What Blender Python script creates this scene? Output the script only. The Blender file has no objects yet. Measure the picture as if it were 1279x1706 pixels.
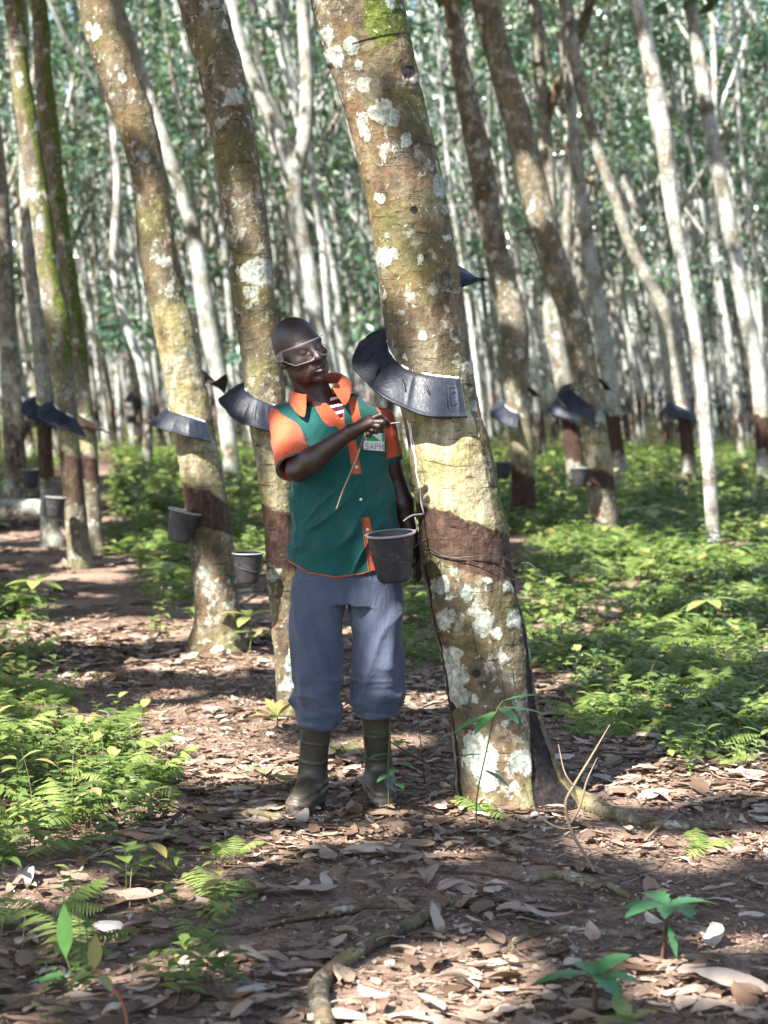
import bpy, math, random
import numpy as np
from mathutils import Vector, Matrix
from bpy_extras.object_utils import world_to_camera_view

SC = bpy.context.scene
COL = SC.collection
rng = np.random.default_rng(11)
random.seed(5)

# ------------------------------------------------------------------ camera
CAM_Z = 1.48
LENS = 70.0
FPX = LENS / 36.0 * 1706.0            # focal length in photo pixels
PITCH = math.atan((853 - 647) / FPX)
K = 1.0 / FPX
cam_d = bpy.data.cameras.new('camera')
cam = bpy.data.objects.new('camera', cam_d)
COL.objects.link(cam)
cam.location = (0, 0, CAM_Z)
cam.rotation_euler = (math.pi / 2 - PITCH, 0, 0)
cam_d.sensor_fit = 'VERTICAL'
cam_d.sensor_height = 36
cam_d.lens = LENS
cam_d.clip_start = 0.1
cam_d.clip_end = 2000
cam_d.dof.use_dof = True
cam_d.dof.focus_distance = 6.85
cam_d.dof.aperture_fstop = 4.0
SC.camera = cam
_cp, _sp = math.cos(PITCH), math.sin(PITCH)


def P(px, py, Y):
    """world point seen at photo pixel (px,py) at distance Y"""
    x = (px - 639.5) * K
    y = -(py - 853.0) * K
    d = np.array([x, _cp + y * _sp, -_sp + y * _cp])
    return np.array([0, 0, CAM_Z]) + d * (Y / d[1])


def G(px, py):
    """ground point under photo pixel"""
    x = (px - 639.5) * K
    y = -(py - 853.0) * K
    d = np.array([x, _cp + y * _sp, -_sp + y * _cp])
    t = -CAM_Z / d[2]
    return np.array([d[0] * t, d[1] * t, 0.0])


def to_px(V):
    V = np.asarray(V, float)
    q = V - np.array([0, 0, CAM_Z])
    dep = q[..., 1] * _cp - q[..., 2] * _sp
    up = q[..., 1] * _sp + q[..., 2] * _cp
    dep = np.where(np.abs(dep) < 1e-6, 1e-6, dep)
    return 639.5 + q[..., 0] / dep * FPX, 853.0 - up / dep * FPX


# ------------------------------------------------------------------ light
SUN = np.array([-0.50, -0.62, 0.86])
SUN /= np.linalg.norm(SUN)
elev = math.asin(SUN[2])
world = bpy.data.worlds.new('World')
SC.world = world
world.use_nodes = True
wn = world.node_tree
sky = wn.nodes.new('ShaderNodeTexSky')
sky.sky_type = 'NISHITA'
sky.sun_disc = False
sky.sun_elevation = elev
sky.sun_rotation = math.atan2(SUN[0], SUN[1])
sky.dust_density = 1.5
bg = wn.nodes.get('Background') or wn.nodes.new('ShaderNodeBackground')
bg.inputs['Strength'].default_value = 0.08
wn.links.new(sky.outputs[0], bg.inputs['Color'])
out = wn.nodes.get('World Output') or wn.nodes.new('ShaderNodeOutputWorld')
wn.links.new(bg.outputs[0], out.inputs['Surface'])
sl = bpy.data.lights.new('sun', 'SUN')
sl.energy = 5.0
sl.angle = math.radians(0.53)
sl.color = (1.0, 0.96, 0.90)
so = bpy.data.objects.new('sun', sl)
COL.objects.link(so)
so.location = (-5, -6, 12)
so.rotation_euler = Vector((-SUN).tolist()).to_track_quat('-Z', 'Y').to_euler()
SC.view_settings.view_transform = 'Standard'
SC.view_settings.look = 'None'
SC.view_settings.gamma = 1.0
SC.view_settings.exposure = EXPOSURE = 2.48
SC.cycles.use_denoising = True
SC.cycles.max_bounces = 6
SC.cycles.transparent_max_bounces = 8
SC.cycles.diffuse_bounces = 3
SC.cycles.glossy_bounces = 2
SC.cycles.transmission_bounces = 4
SC.cycles.sample_clamp_indirect = 8
SC.cycles.use_adaptive_sampling = True
SC.cycles.adaptive_threshold = 0.025

# ------------------------------------------------------------------ objects


def tag(o, label=None, cat=None, group=None, kind=None):
    if label: o['label'] = label
    if cat: o['category'] = cat
    if group: o['group'] = group
    if kind: o['kind'] = kind
    return o


def empty(name, loc=(0, 0, 0)):
    o = bpy.data.objects.new(name, None)
    o.empty_display_size = 0.1
    o.location = loc
    COL.objects.link(o)
    return o


def link(name, me, parent=None, mat=None):
    o = bpy.data.objects.new(name, me)
    COL.objects.link(o)
    if parent is not None:
        o.parent = parent
    if mat is not None and len(me.materials) == 0:
        me.materials.append(mat)
    return o


def mesh_np(name, V, F, attrs=None, smooth=True, mats=None, midx=None):
    """V (n,3); F (m,3|4) array or list of such arrays"""
    V = np.asarray(V, np.float32)
    Fs = F if isinstance(F, list) else [F]
    Fs = [np.asarray(f, np.int32) for f in Fs if len(f)]
    me = bpy.data.meshes.new(name)
    me.vertices.add(len(V))
    me.vertices.foreach_set('co', V.ravel())
    loops = np.concatenate([f.ravel() for f in Fs])
    tot = np.concatenate([np.full(len(f), f.shape[1], np.int32) for f in Fs])
    st = np.concatenate([[0], np.cumsum(tot)[:-1]]).astype(np.int32)
    me.loops.add(len(loops))
    me.loops.foreach_set('vertex_index', loops)
    me.polygons.add(len(tot))
    me.polygons.foreach_set('loop_start', st)
    if midx is not None:
        me.polygons.foreach_set('material_index', np.asarray(midx, np.int32))
    me.update(calc_edges=True)
    me.polygons.foreach_set('use_smooth', np.full(len(tot), smooth))
    for k, a in (attrs or {}).items():
        a = np.asarray(a, np.float32)
        at = me.attributes.new(k, 'FLOAT', 'POINT')
        at.data.foreach_set('value', a)
    for m in mats or []:
        me.materials.append(m)
    return me


class MB:
    """collects pieces of one mesh"""
    def __init__(s): s.V = []; s.F = []; s.M = []; s.n = 0; s.A = {}

    def add(s, V, F, mi=0, **attrs):
        V = np.asarray(V, float); F = np.asarray(F, int)
        s.V.append(V); s.F.append(F + s.n); s.M.append(np.full(len(F), mi)); 
        for k in set(list(attrs) + list(s.A)):
            s.A.setdefault(k, [np.zeros(s.n)] if s.n else [])
            a = attrs.get(k, 0.0)
            s.A[k].append(np.broadcast_to(np.asarray(a, float), (len(V),)))
        s.n += len(V)
        return s

    def mesh(s, name, mats, smooth=True):
        # group by face size
        sizes = sorted(set(f.shape[1] for f in s.F))
        Fs, Ms = [], []
        for k in sizes:
            ii = [i for i, f in enumerate(s.F) if f.shape[1] == k]
            Fs.append(np.concatenate([s.F[i] for i in ii])); Ms.append(np.concatenate([s.M[i] for i in ii]))
        return mesh_np(name, np.concatenate(s.V), Fs, {k: np.concatenate(v) for k, v in s.A.items()}, smooth, mats, np.concatenate(Ms))

    def build(s, name, mats, parent=None, smooth=True):
        return link(name, s.mesh(name, mats if isinstance(mats, list) else [mats], smooth), parent)


def nrm(v):
    v = np.asarray(v, float)
    return v / max(1e-9, np.linalg.norm(v))


def spline(pts, n):
    """Catmull-Rom through rows of pts, n samples"""
    p = np.asarray(pts, float)
    if len(p) == 2:
        t = np.linspace(0, 1, n)[:, None]
        return p[0] * (1 - t) + p[1] * t
    pp = np.vstack([2 * p[0] - p[1], p, 2 * p[-1] - p[-2]])
    t = np.linspace(0, len(p) - 1 - 1e-9, n)
    i = t.astype(int); f = (t - i)[:, None]
    a, b, c, d = pp[i], pp[i + 1], pp[i + 2], pp[i + 3]
    return 0.5 * (2 * b + (c - a) * f + (2 * a - 5 * b + 4 * c - d) * f ** 2 + (3 * b - a - 3 * c + d) * f ** 3)


def grid_faces(nr, nc, wrap=False):
    i = np.arange(nr - 1)[:, None]; j = np.arange(nc if wrap else nc - 1)[None]
    j2 = (j + 1) % nc
    return np.stack([(i * nc + j), (i * nc + j2), ((i + 1) * nc + j2), ((i + 1) * nc + j)], -1).reshape(-1, 4)


def tube(pts, rad, nu=8, n=None, caps=True):
    """tube along pts with radii; returns V, F(quads)"""
    pts = np.asarray(pts, float); rad = np.broadcast_to(np.asarray(rad, float), (len(pts),))
    if n:
        q = spline(np.column_stack([pts, rad]), n); pts, rad = q[:, :3], q[:, 3]
    t = np.gradient(pts, axis=0); t /= np.maximum(1e-9, np.linalg.norm(t, axis=1))[:, None]
    ref = np.array([1.0, 0, 0]) if abs(t[:, 0]).mean() < .75 else np.array([0, 0, 1.0])
    n1 = ref - (t @ ref)[:, None] * t; n1 /= np.linalg.norm(n1, axis=1)[:, None]
    n2 = np.cross(t, n1)
    a = np.arange(nu) / nu * 2 * np.pi
    V = pts[:, None] + rad[:, None, None] * (np.cos(a)[None, :, None] * n1[:, None] + np.sin(a)[None, :, None] * n2[:, None])
    V = V.reshape(-1, 3)
    F = grid_faces(len(pts), nu, True)
    if caps:
        V = np.vstack([V, pts[0], pts[-1]])
        m = len(V); L = (len(pts) - 1) * nu
        j = np.arange(nu); j2 = (j + 1) % nu
        F = np.vstack([F, np.stack([np.full(nu, m - 2), j2, j, j], -1), np.stack([np.full(nu, m - 1), L + j, L + j2, L + j2], -1)])
        # degenerate quads -> keep as tris by splitting list
        quads = F[:-2 * nu]; tris = F[-2 * nu:, :3]
        return V, quads, tris
    return V, F, np.zeros((0, 3), int)


def add_tube(mb, pts, rad, nu=8, n=None, mi=0, caps=True, **at):
    V, q, t = tube(pts, rad, nu, n, caps)
    base = mb.n
    mb.add(V, q, mi, **at)
    if len(t):
        mb.F.append(t + base); mb.M.append(np.full(len(t), mi))
    return mb


# ------------------------------------------------------------------ value noise
def _hash(ix, iy, iz, seed):
    with np.errstate(over='ignore'):
        h = (ix.astype(np.uint32) * np.uint32(374761393) + iy.astype(np.uint32) * np.uint32(668265263)
             + iz.astype(np.uint32) * np.uint32(2246822519) + np.uint32((seed * 3266489917) & 0xffffffff))
        h ^= h >> np.uint32(13); h *= np.uint32(1274126177); h ^= h >> np.uint32(16)
        h *= np.uint32(2654435761); h ^= h >> np.uint32(15)
    return h.astype(np.float64) / 4294967295.0


def vnoise(V, scale=1.0, seed=0, oct=1):
    V = np.asarray(V, float) * scale
    out = 0; amp = 1.0; tot = 0
    for o in range(oct):
        i = np.floor(V).astype(np.int64); f = V - i; f = f * f * (3 - 2 * f)
        r = 0
        for dx in (0, 1):
            wx = f[..., 0] if dx else 1 - f[..., 0]
            for dy in (0, 1):
                wy = f[..., 1] if dy else 1 - f[..., 1]
                for dz in (0, 1):
                    wz = f[..., 2] if dz else 1 - f[..., 2]
                    r = r + wx * wy * wz * _hash(i[..., 0] + dx, i[..., 1] + dy, i[..., 2] + dz, seed + o)
        out = out + amp * (r * 2 - 1); tot += amp; amp *= .5; V = V * 2.03 + 17.1
    return out / tot


def sinterp(x, xs, ys):
    g = np.linspace(xs[0], xs[-1], 400); v = np.interp(g, xs, ys)
    k = np.hanning(91); k /= k.sum()
    v = np.convolve(np.pad(v, 45, mode='edge'), k, 'valid')
    return np.interp(x, g, v)


def ridged(V, scale, seed, oct=2): return 1 - 2 * np.abs(vnoise(V, scale, seed, oct))


def sstep(a, b, x):
    t = np.clip((x - a) / (b - a), 0, 1)
    return t * t * (3 - 2 * t)


# polygon signed distance in 2D (positive inside)
def poly_sd(x, y, poly):
    poly = np.asarray(poly, float)
    x = np.asarray(x, float); y = np.asarray(y, float)
    d = np.full(x.shape, 1e18); ins = np.zeros(x.shape, bool)
    n = len(poly)
    for i in range(n):
        ax, ay = poly[i]; bx, by = poly[(i + 1) % n]
        ex, ey = bx - ax, by - ay
        t = np.clip(((x - ax) * ex + (y - ay) * ey) / max(1e-12, ex * ex + ey * ey), 0, 1)
        d = np.minimum(d, (x - ax - t * ex) ** 2 + (y - ay - t * ey) ** 2)
        c = ((ay > y) != (by > y))
        with np.errstate(divide='ignore', invalid='ignore'):
            c &= x < (ex * (y - ay) / (ey if ey != 0 else 1e-12) + ax)
        ins ^= c
    d = np.sqrt(d)
    return np.where(ins, d, -d)


# ------------------------------------------------------------------ ground height
def gh(x, y):
    x = np.asarray(x, float); y = np.asarray(y, float)
    p = np.stack([x, y, np.zeros_like(x)], -1)
    near = sstep(60, 20, y)
    h = 0.035 * vnoise(p, .8, 3, 2) + 0.012 * vnoise(p, 4.0, 4, 2)
    h = h * near + 0.10 * vnoise(p, .12, 9) * sstep(12, 40, y)
    d = np.hypot(x - 0.42, y - 6.95)
    h = h + 0.05 * np.exp(-(d / .38) ** 2)
    return h - 0.01


# ------------------------------------------------------------------ materials
class NT:
    def __init__(s, name):
        s.m = bpy.data.materials.new(name); s.m.use_nodes = True
        s.nt = s.m.node_tree; s.nt.nodes.clear()
        s.out = s.nt.nodes.new('ShaderNodeOutputMaterial')

    def n(s, t, **kw):
        nd = s.nt.nodes.new('ShaderNode' + t)
        for k, v in kw.items():
            if hasattr(nd, k) and not k.startswith('i_'):
                setattr(nd, k, v)
        return nd

    def set(s, sock, v):
        if hasattr(v, 'is_output') or isinstance(v, bpy.types.NodeSocket):
            s.nt.links.new(v, sock)
        elif isinstance(v, (tuple, list)):
            sock.default_value = tuple(v) + ((1.0,) if len(v) == 3 and sock.type == 'RGBA' else ())
        else:
            sock.default_value = v

    def coord(s, w='Object'): return s.n('TexCoord').outputs[w]

    def attr(s, name): return s.n('Attribute', attribute_name=name).outputs['Fac']

    def mapping(s, vec, scale=(1, 1, 1), loc=(0, 0, 0)):
        m = s.n('Mapping'); s.set(m.inputs['Vector'], vec)
        m.inputs['Scale'].default_value = scale; m.inputs['Location'].default_value = loc
        return m.outputs[0]

    def noise(s, vec=None, scale=5, detail=3, rough=.5, dist=0, col=False):
        t = s.n('TexNoise')
        if vec is not None: s.set(t.inputs['Vector'], vec)
        t.inputs['Scale'].default_value = scale; t.inputs['Detail'].default_value = detail
        t.inputs['Roughness'].default_value = rough; t.inputs['Distortion'].default_value = dist
        return t.outputs['Color' if col else 'Fac']

    def voro(s, vec=None, scale=5, rnd=1.0, feature='F1'):
        t = s.n('TexVoronoi'); t.feature = feature
        if vec is not None: s.set(t.inputs['Vector'], vec)
        t.inputs['Scale'].default_value = scale; t.inputs['Randomness'].default_value = rnd
        return t

    def math(s, op, a, b=0.0, c=None, clamp=False):
        m = s.n('Math', operation=op, use_clamp=clamp)
        s.set(m.inputs[0], a); s.set(m.inputs[1], b)
        if c is not None: s.set(m.inputs[2], c)
        return m.outputs[0]

    def ss(s, x, a, b):
        """smooth step from a to b -> 0..1"""
        m = s.n('MapRange', interpolation_type='SMOOTHSTEP')
        s.set(m.inputs['Value'], x)
        inv = a > b
        m.inputs['From Min'].default_value = min(a, b); m.inputs['From Max'].default_value = max(a, b)
        m.inputs['To Min'].default_value = 1.0 if inv else 0.0; m.inputs['To Max'].default_value = 0.0 if inv else 1.0
        return m.outputs[0]

    def mix(s, f, a, b, mode='MIX'):
        m = s.n('Mix', data_type='RGBA', blend_type=mode)
        s.set(m.inputs[0], f); s.set(m.inputs[6], a); s.set(m.inputs[7], b)
        return m.outputs[2]

    def ramp(s, f, stops):
        r = s.n('ValToRGB'); s.set(r.inputs[0], f)
        e = r.color_ramp.elements
        while len(e) < len(stops): e.new(0.5)
        for el, (p, c) in zip(e, stops):
            el.position = p; el.color = tuple(c) + (1,) if len(c) == 3 else c
        return r.outputs[0]

    def bump(s, h, dist=.01, strength=1.0, normal=None):
        b = s.n('Bump'); s.set(b.inputs['Height'], h)
        b.inputs['Distance'].default_value = dist; b.inputs['Strength'].default_value = strength
        if normal is not None: s.set(b.inputs['Normal'], normal)
        return b.outputs[0]

    def bsdf(s, color, rough=.7, spec=.3, normal=None, **kw):
        p = s.n('BsdfPrincipled')
        s.set(p.inputs['Base Color'], color); s.set(p.inputs['Roughness'], rough)
        s.set(p.inputs['Specular IOR Level'], spec)
        if normal is not None: s.set(p.inputs['Normal'], normal)
        for k, v in kw.items(): s.set(p.inputs[k], v)
        return p.outputs[0]

    def done(s, sh):
        s.nt.links.new(sh, s.out.inputs['Surface'])
        return s.m


def leaf_mat(name, stops, rough=.45, spec=.5, trans=.3, tcol=(.25, .40, .05), attr='rnd', vein=True):
    t = NT(name)
    r = t.attr(attr)
    c = t.ramp(r, stops)
    nz = t.noise(t.coord('Object'), 60, 2)
    c = t.mix(.45, c, t.mix(nz, (.35, .35, .35), (1.25, 1.25, 1.25)), 'MULTIPLY')
    p = t.bsdf(c, rough, spec, t.bump(nz, .002, .5))
    if trans > 0:
        tr = t.n('BsdfTranslucent'); t.set(tr.inputs['Color'], t.mix(.5, c, tcol))
        m = t.n('MixShader'); m.inputs[0].default_value = trans
        t.nt.links.new(p, m.inputs[1]); t.nt.links.new(tr.outputs[0], m.inputs[2])
        p = m.outputs[0]
    return t.done(p)


def simple_mat(name, col, rough=.6, spec=.3, var=.25, scale=20, bump=.002, **kw):
    t = NT(name)
    nz = t.noise(t.coord('Object'), scale, 4, .6)
    c = t.mix(1.0, col, t.mix(nz, (1 - var,) * 3, (1 + var,) * 3), 'MULTIPLY')
    return t.done(t.bsdf(c, rough, spec, t.bump(nz, bump, .7), **kw))
# ================================================================== bark
def bark(name, pale=0.0, moss=.5, warm=.5, lichens=1.0):
    t = NT(name)
    co = t.coord('Object')
    st = t.mapping(co, (1, 1, .45))
    nA = t.noise(co, 2.3, 4, .6)
    nB = t.noise(st, 9, 5, .65)
    nC = t.noise(co, 45, 4, .65)
    nD = t.noise(t.mapping(co, (1, 1, 1), (7, 3, 1)), 5.0, 3, .6, 1.0)
    base = t.ramp(nB, [(.3, (.036, .028, .018)), (.43, (.075, .058, .036)), (.56, (.125, .104, .066)), (.70, (.185, .165, .112)), (.85, (.29, .27, .20))])
    base = t.mix(t.math('MULTIPLY', t.ss(nD, .47, .60), .08 + .45 * warm), base, (.150, .082, .038))
    if pale > 0:
        base = t.mix(t.math('MULTIPLY', t.ss(nA, .30, .6), pale), base, t.ramp(nB, [(.35, (.22, .235, .22)), (.6, (.44, .465, .445))]))
    # crusty grey mottling at several scales
    mt = t.noise(t.mapping(co, (1, 1, .8), (3, 9, 2)), 11, 8, .72, .5)
    base = t.mix(t.math('MULTIPLY', t.ss(mt, .545, .60), .62 + .25 * pale), base, t.ramp(nC, [(.3, (.20, .19, .15)), (.65, (.40, .39, .33))]))
    base = t.mix(t.math('MULTIPLY', t.ss(mt, .44, .36), .55), base, (.042, .034, .022))
    # mossy olive film
    base = t.mix(t.math('MULTIPLY', t.ss(t.noise(co, 3.1, 4, .6), .45, .65), .45 * moss), base, (.095, .098, .022))
    # thick moss painted by attribute (real patches growing on the trunk)
    mo = t.attr('moss')
    mo = t.ss(t.math('ADD', mo, t.math('MULTIPLY', t.math('SUBTRACT', nC, .5), .9)), .42, .62)
    base = t.mix(mo, base, t.ramp(nC, [(.3, (.035, .05, .008)), (.7, (.105, .125, .022))]))
    # tapped smooth panel, freshly regrown bark; also the painted sunlight on the yellow trunk
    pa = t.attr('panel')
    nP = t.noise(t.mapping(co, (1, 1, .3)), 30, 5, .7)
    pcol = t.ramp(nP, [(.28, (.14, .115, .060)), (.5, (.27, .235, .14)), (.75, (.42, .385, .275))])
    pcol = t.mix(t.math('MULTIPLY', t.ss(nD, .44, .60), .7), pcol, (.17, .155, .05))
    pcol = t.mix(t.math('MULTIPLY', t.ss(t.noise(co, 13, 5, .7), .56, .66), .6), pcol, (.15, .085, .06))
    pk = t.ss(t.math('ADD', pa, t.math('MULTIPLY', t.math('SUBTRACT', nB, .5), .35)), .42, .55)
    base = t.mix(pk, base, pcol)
    # lichens: rounded sharp blobs
    wob = t.n('VectorMath', operation='ADD')
    t.set(wob.inputs[0], co)
    sc = t.n('VectorMath', operation='SCALE'); t.set(sc.inputs[0], t.noise(co, 26, 3, .6, 0, True)); sc.inputs[3].default_value = .05
    t.set(wob.inputs[1], sc.outputs[0])
    lic = None
    for scl, thr, gate in ((7.5, .36, .66 - .14 * pale), (16, .36, .66 - .1 * pale), (40, .34, .62)):
        v = t.voro(wob.outputs[0], scl)
        rr = t.n('SeparateColor'); t.set(rr.inputs[0], v.outputs['Color'])
        lim = t.math('MULTIPLY', t.math('SUBTRACT', rr.outputs[0], gate, clamp=True), thr * 2.0)
        k = t.ss(t.math('SUBTRACT', lim, v.outputs['Distance']), -.004, .03)
        lic = k if lic is None else t.math('MAXIMUM', lic, k)
    ir = t.noise(wob.outputs[0], 5.2, 5, .62, .4)
    lic = t.math('MAXIMUM', lic, t.ss(ir, .640 - .07 * pale, .665 - .07 * pale))
    la = t.attr('lich')
    lk = t.ss(t.math('ADD', la, t.math('MULTIPLY', t.math('SUBTRACT', t.noise(co, 60, 6, .8), .5), 2.6)), .42, .60)
    lic = t.math('MULTIPLY', lic, t.math('SUBTRACT', 1.0, pk))
    lic = t.math('MULTIPLY', t.math('MAXIMUM', lic, lk), t.ss(t.noise(co, 55, 6, .8), .30, .46))
    lcol = t.ramp(t.noise(co, 6, 3), [(.35, (.23, .28, .25)), (.5, (.33, .355, .30)), (.65, (.43, .43, .37))])
    lcol = t.mix(.5, lcol, t.ramp(nC, [(.3, (.35, .37, .33)), (.6, (1.1, 1.1, 1.08))]), 'MULTIPLY')
    base = t.mix(t.math('MULTIPLY', lic, .84 * lichens), base, lcol)
    # dark tapped band and black weeping scar
    ba = t.attr('band')
    bk = t.ss(t.math('ADD', ba, t.math('MULTIPLY', t.math('SUBTRACT', t.noise(st, 14, 6, .75), .5), 2.3)), .30, .68)
    bcol = t.ramp(t.noise(t.mapping(co, (1, 1, .25)), 40, 4, .7), [(.3, (.020, .011, .008)), (.55, (.055, .030, .020)), (.8, (.13, .08, .055))])
    base = t.mix(bk, base, bcol)
    da = t.attr('dark')
    dk = t.ss(t.math('ADD', da, t.math('MULTIPLY', t.math('SUBTRACT', nB, .5), .7)), .40, .58)
    base = t.mix(dk, base, t.ramp(nC, [(.3, (.006, .005, .005)), (.62, (.022, .016, .013)), (.8, (.10, .06, .03))]))
    # fine horizontal cracks
    cr = t.noise(t.mapping(co, (9, 9, 75)), 1.0, 4, .6, .8)
    crk = t.math('MULTIPLY', t.ss(cr, .38, .31), t.math('SUBTRACT', 1.0, lic))
    base = t.mix(t.math('MULTIPLY', crk, .55), base, (.03, .018, .01))
    base = t.mix(.7, base, t.ramp(nC, [(.25, (.40, .40, .40)), (.75, (1.35, 1.35, 1.35))]), 'MULTIPLY')
    base = t.mix(.6, base, t.ramp(t.noise(st, 20, 4, .7), [(.3, (.5, .48, .45)), (.7, (1.3, 1.3, 1.3))]), 'MULTIPLY')
    h = t.math('ADD', t.math('MULTIPLY', nB, .6), t.math('MULTIPLY', nC, .5))
    h = t.math('SUBTRACT', h, t.math('MULTIPLY', crk, .5))
    h = t.math('ADD', h, t.math('MULTIPLY', lic, .12))
    return t.done(t.bsdf(base, .82, .22, t.bump(h, .016, 1.0)))


BARK = bark('rubber_bark', 0.0, 1.0, .8)
BARK_MOSSY = bark('mossy_bark', 0.1, 1.4, .3)
BARK_PALE = bark('pale_bark', .85, .3, .15)
BARK_MID = bark('lichened_bark', .40, .5, .6)
BARK_BROWN = bark('brown_lichened_bark', .12, .5, 1.0, 1.15)
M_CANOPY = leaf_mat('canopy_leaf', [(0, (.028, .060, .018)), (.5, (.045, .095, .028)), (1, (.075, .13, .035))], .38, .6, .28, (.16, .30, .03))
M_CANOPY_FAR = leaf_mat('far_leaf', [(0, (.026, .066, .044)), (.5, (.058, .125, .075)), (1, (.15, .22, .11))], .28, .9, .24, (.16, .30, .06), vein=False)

plastic = NT('black_plastic')
_c = plastic.coord('Object')
_n = plastic.noise(_c, 14, 4, .6)
_n2 = plastic.noise(_c, 90, 3, .6)
M_PLASTIC = plastic.done(plastic.bsdf(plastic.ramp(_n, [(.3, (.009, .011, .017)), (.6, (.017, .020, .029)), (.8, (.042, .043, .048))]),
                                      plastic.ramp(_n, [(.3, (.40,) * 3), (.8, (.65,) * 3)]), .32, plastic.bump(plastic.math('ADD', _n2, plastic.math('MULTIPLY', _n, 3.0)), .0022, .6)))
cupm = NT('dusty_black_cup')
_c = cupm.coord('Object')
_n = cupm.noise(_c, 22, 5, .65); _n2 = cupm.noise(_c, 120, 3, .6)
M_CUP = cupm.done(cupm.bsdf(cupm.mix(cupm.ss(_n2, .62, .72), cupm.ramp(_n, [(.3, (.012, .011, .013)), (.55, (.026, .024, .026)), (.8, (.075, .065, .06))]), (.16, .14, .12)),
                            .5, .4, cupm.bump(_n, .002, .5)))
M_RIM = simple_mat('cup_grey_rim', (.22, .215, .205), .5, .4)
M_LATEX = simple_mat('white_latex', (.82, .80, .74), .45, .5, .12, 60, .001)
M_WIRE = simple_mat('tie_wire', (.035, .026, .022), .55, .5)
M_SPOUT = simple_mat('metal_spout', (.30, .29, .27), .4, .5)
M_SLIT = simple_mat('dark_fold', (.008, .008, .011), .5, .4)
M_RUSTFLAP = simple_mat('brown_flap', (.022, .013, .010), .5, .3)


# ================================================================== trunks
def trunk_geo(pts, rad, nu, dz, seed=0, amp=.02, flare=None, zone=None, base=None):
    """swept trunk with bumps. zone(phi, arc, z, V) -> dict of attributes"""
    q = spline(np.column_stack([pts, rad]), 60)
    L = np.concatenate([[0], np.cumsum(np.linalg.norm(np.diff(q[:, :3], axis=0), axis=1))])
    n = max(6, int(L[-1] / dz))
    s = np.linspace(0, L[-1], n)
    q = np.stack([np.interp(s, L, q[:, k]) for k in range(4)], 1)
    c, r = q[:, :3], q[:, 3]
    t = np.gradient(c, axis=0); t /= np.linalg.norm(t, axis=1)[:, None]
    ref = np.array([1.0, 0, 0])
    n1 = ref - (t @ ref)[:, None] * t; n1 /= np.linalg.norm(n1, axis=1)[:, None]
    n2 = np.cross(t, n1)
    a = np.arange(nu) / nu * 2 * np.pi
    phi = (a + np.pi / 2 + np.pi) % (2 * np.pi) - np.pi        # 0 = towards camera (-y), + = to +x
    A, Z = np.meshgrid(a, s)
    nzp = np.stack([np.cos(A) * .16, np.sin(A) * .16, Z * .55], -1)
    d = 1 + amp * 2.2 * vnoise(nzp, 7.0, seed, 2) + amp * .9 * vnoise(nzp * np.array([1, 1, 2.5]), 22, seed + 5, 2)
    R = r[:, None] * d
    if flare is not None:
        R = R + flare(A, s)
    V = c[:, None] + R[..., None] * (np.cos(A)[..., None] * n1[:, None] + np.sin(A)[..., None] * n2[:, None])
    attrs = {}
    PH = np.broadcast_to(phi[None], A.shape)
    if zone is not None:
        attrs = zone(PH, PH * r[:, None], V[..., 2], V)
        if 'disp' in attrs:
            V = V + attrs.pop('disp')[..., None] * (np.cos(A)[..., None] * n1[:, None] + np.sin(A)[..., None] * n2[:, None])
        attrs = {k: np.asarray(v).reshape(-1) for k, v in attrs.items()}
    V = V.reshape(-1, 3)
    F = grid_faces(n, nu, True)
    return V, F, attrs, (c, r)


def rows_to_path(rows, D, dtop=0.0):
    """pixel rows (y, left, right) of a trunk at distance D -> centre points and radii"""
    pts, rad = [], []
    rows = sorted(rows, key=lambda r: -r[0])
    for i, (y, l, r) in enumerate(rows):
        j0, j1 = max(0, i - 1), min(len(rows) - 1, i + 1)
        dx = (rows[j1][1] + rows[j1][2] - rows[j0][1] - rows[j0][2]) / 2; dy = rows[j0][0] - rows[j1][0]
        co = dy / math.hypot(dx, dy) if dy else 1
        pts.append(P((l + r) / 2, y, D)); rad.append((r - l) / 2 * K * D * co)
    return np.array(pts), np.array(rad)


def root_flare(n_b=6, seed=0, h=.35, amt=.1):
    r0 = np.random.default_rng(seed); ph = r0.uniform(0, 6.28, n_b); w = r0.uniform(.5, 1, n_b)
    def f(A, s):
        k = np.exp(-(s / h) * 2.2)[:, None]
        b = sum(wi * np.maximum(0, np.cos(A - p)) ** 6 for p, wi in zip(ph, w))
        return amt * k * (.35 + .65 * b)
    return f


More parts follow.
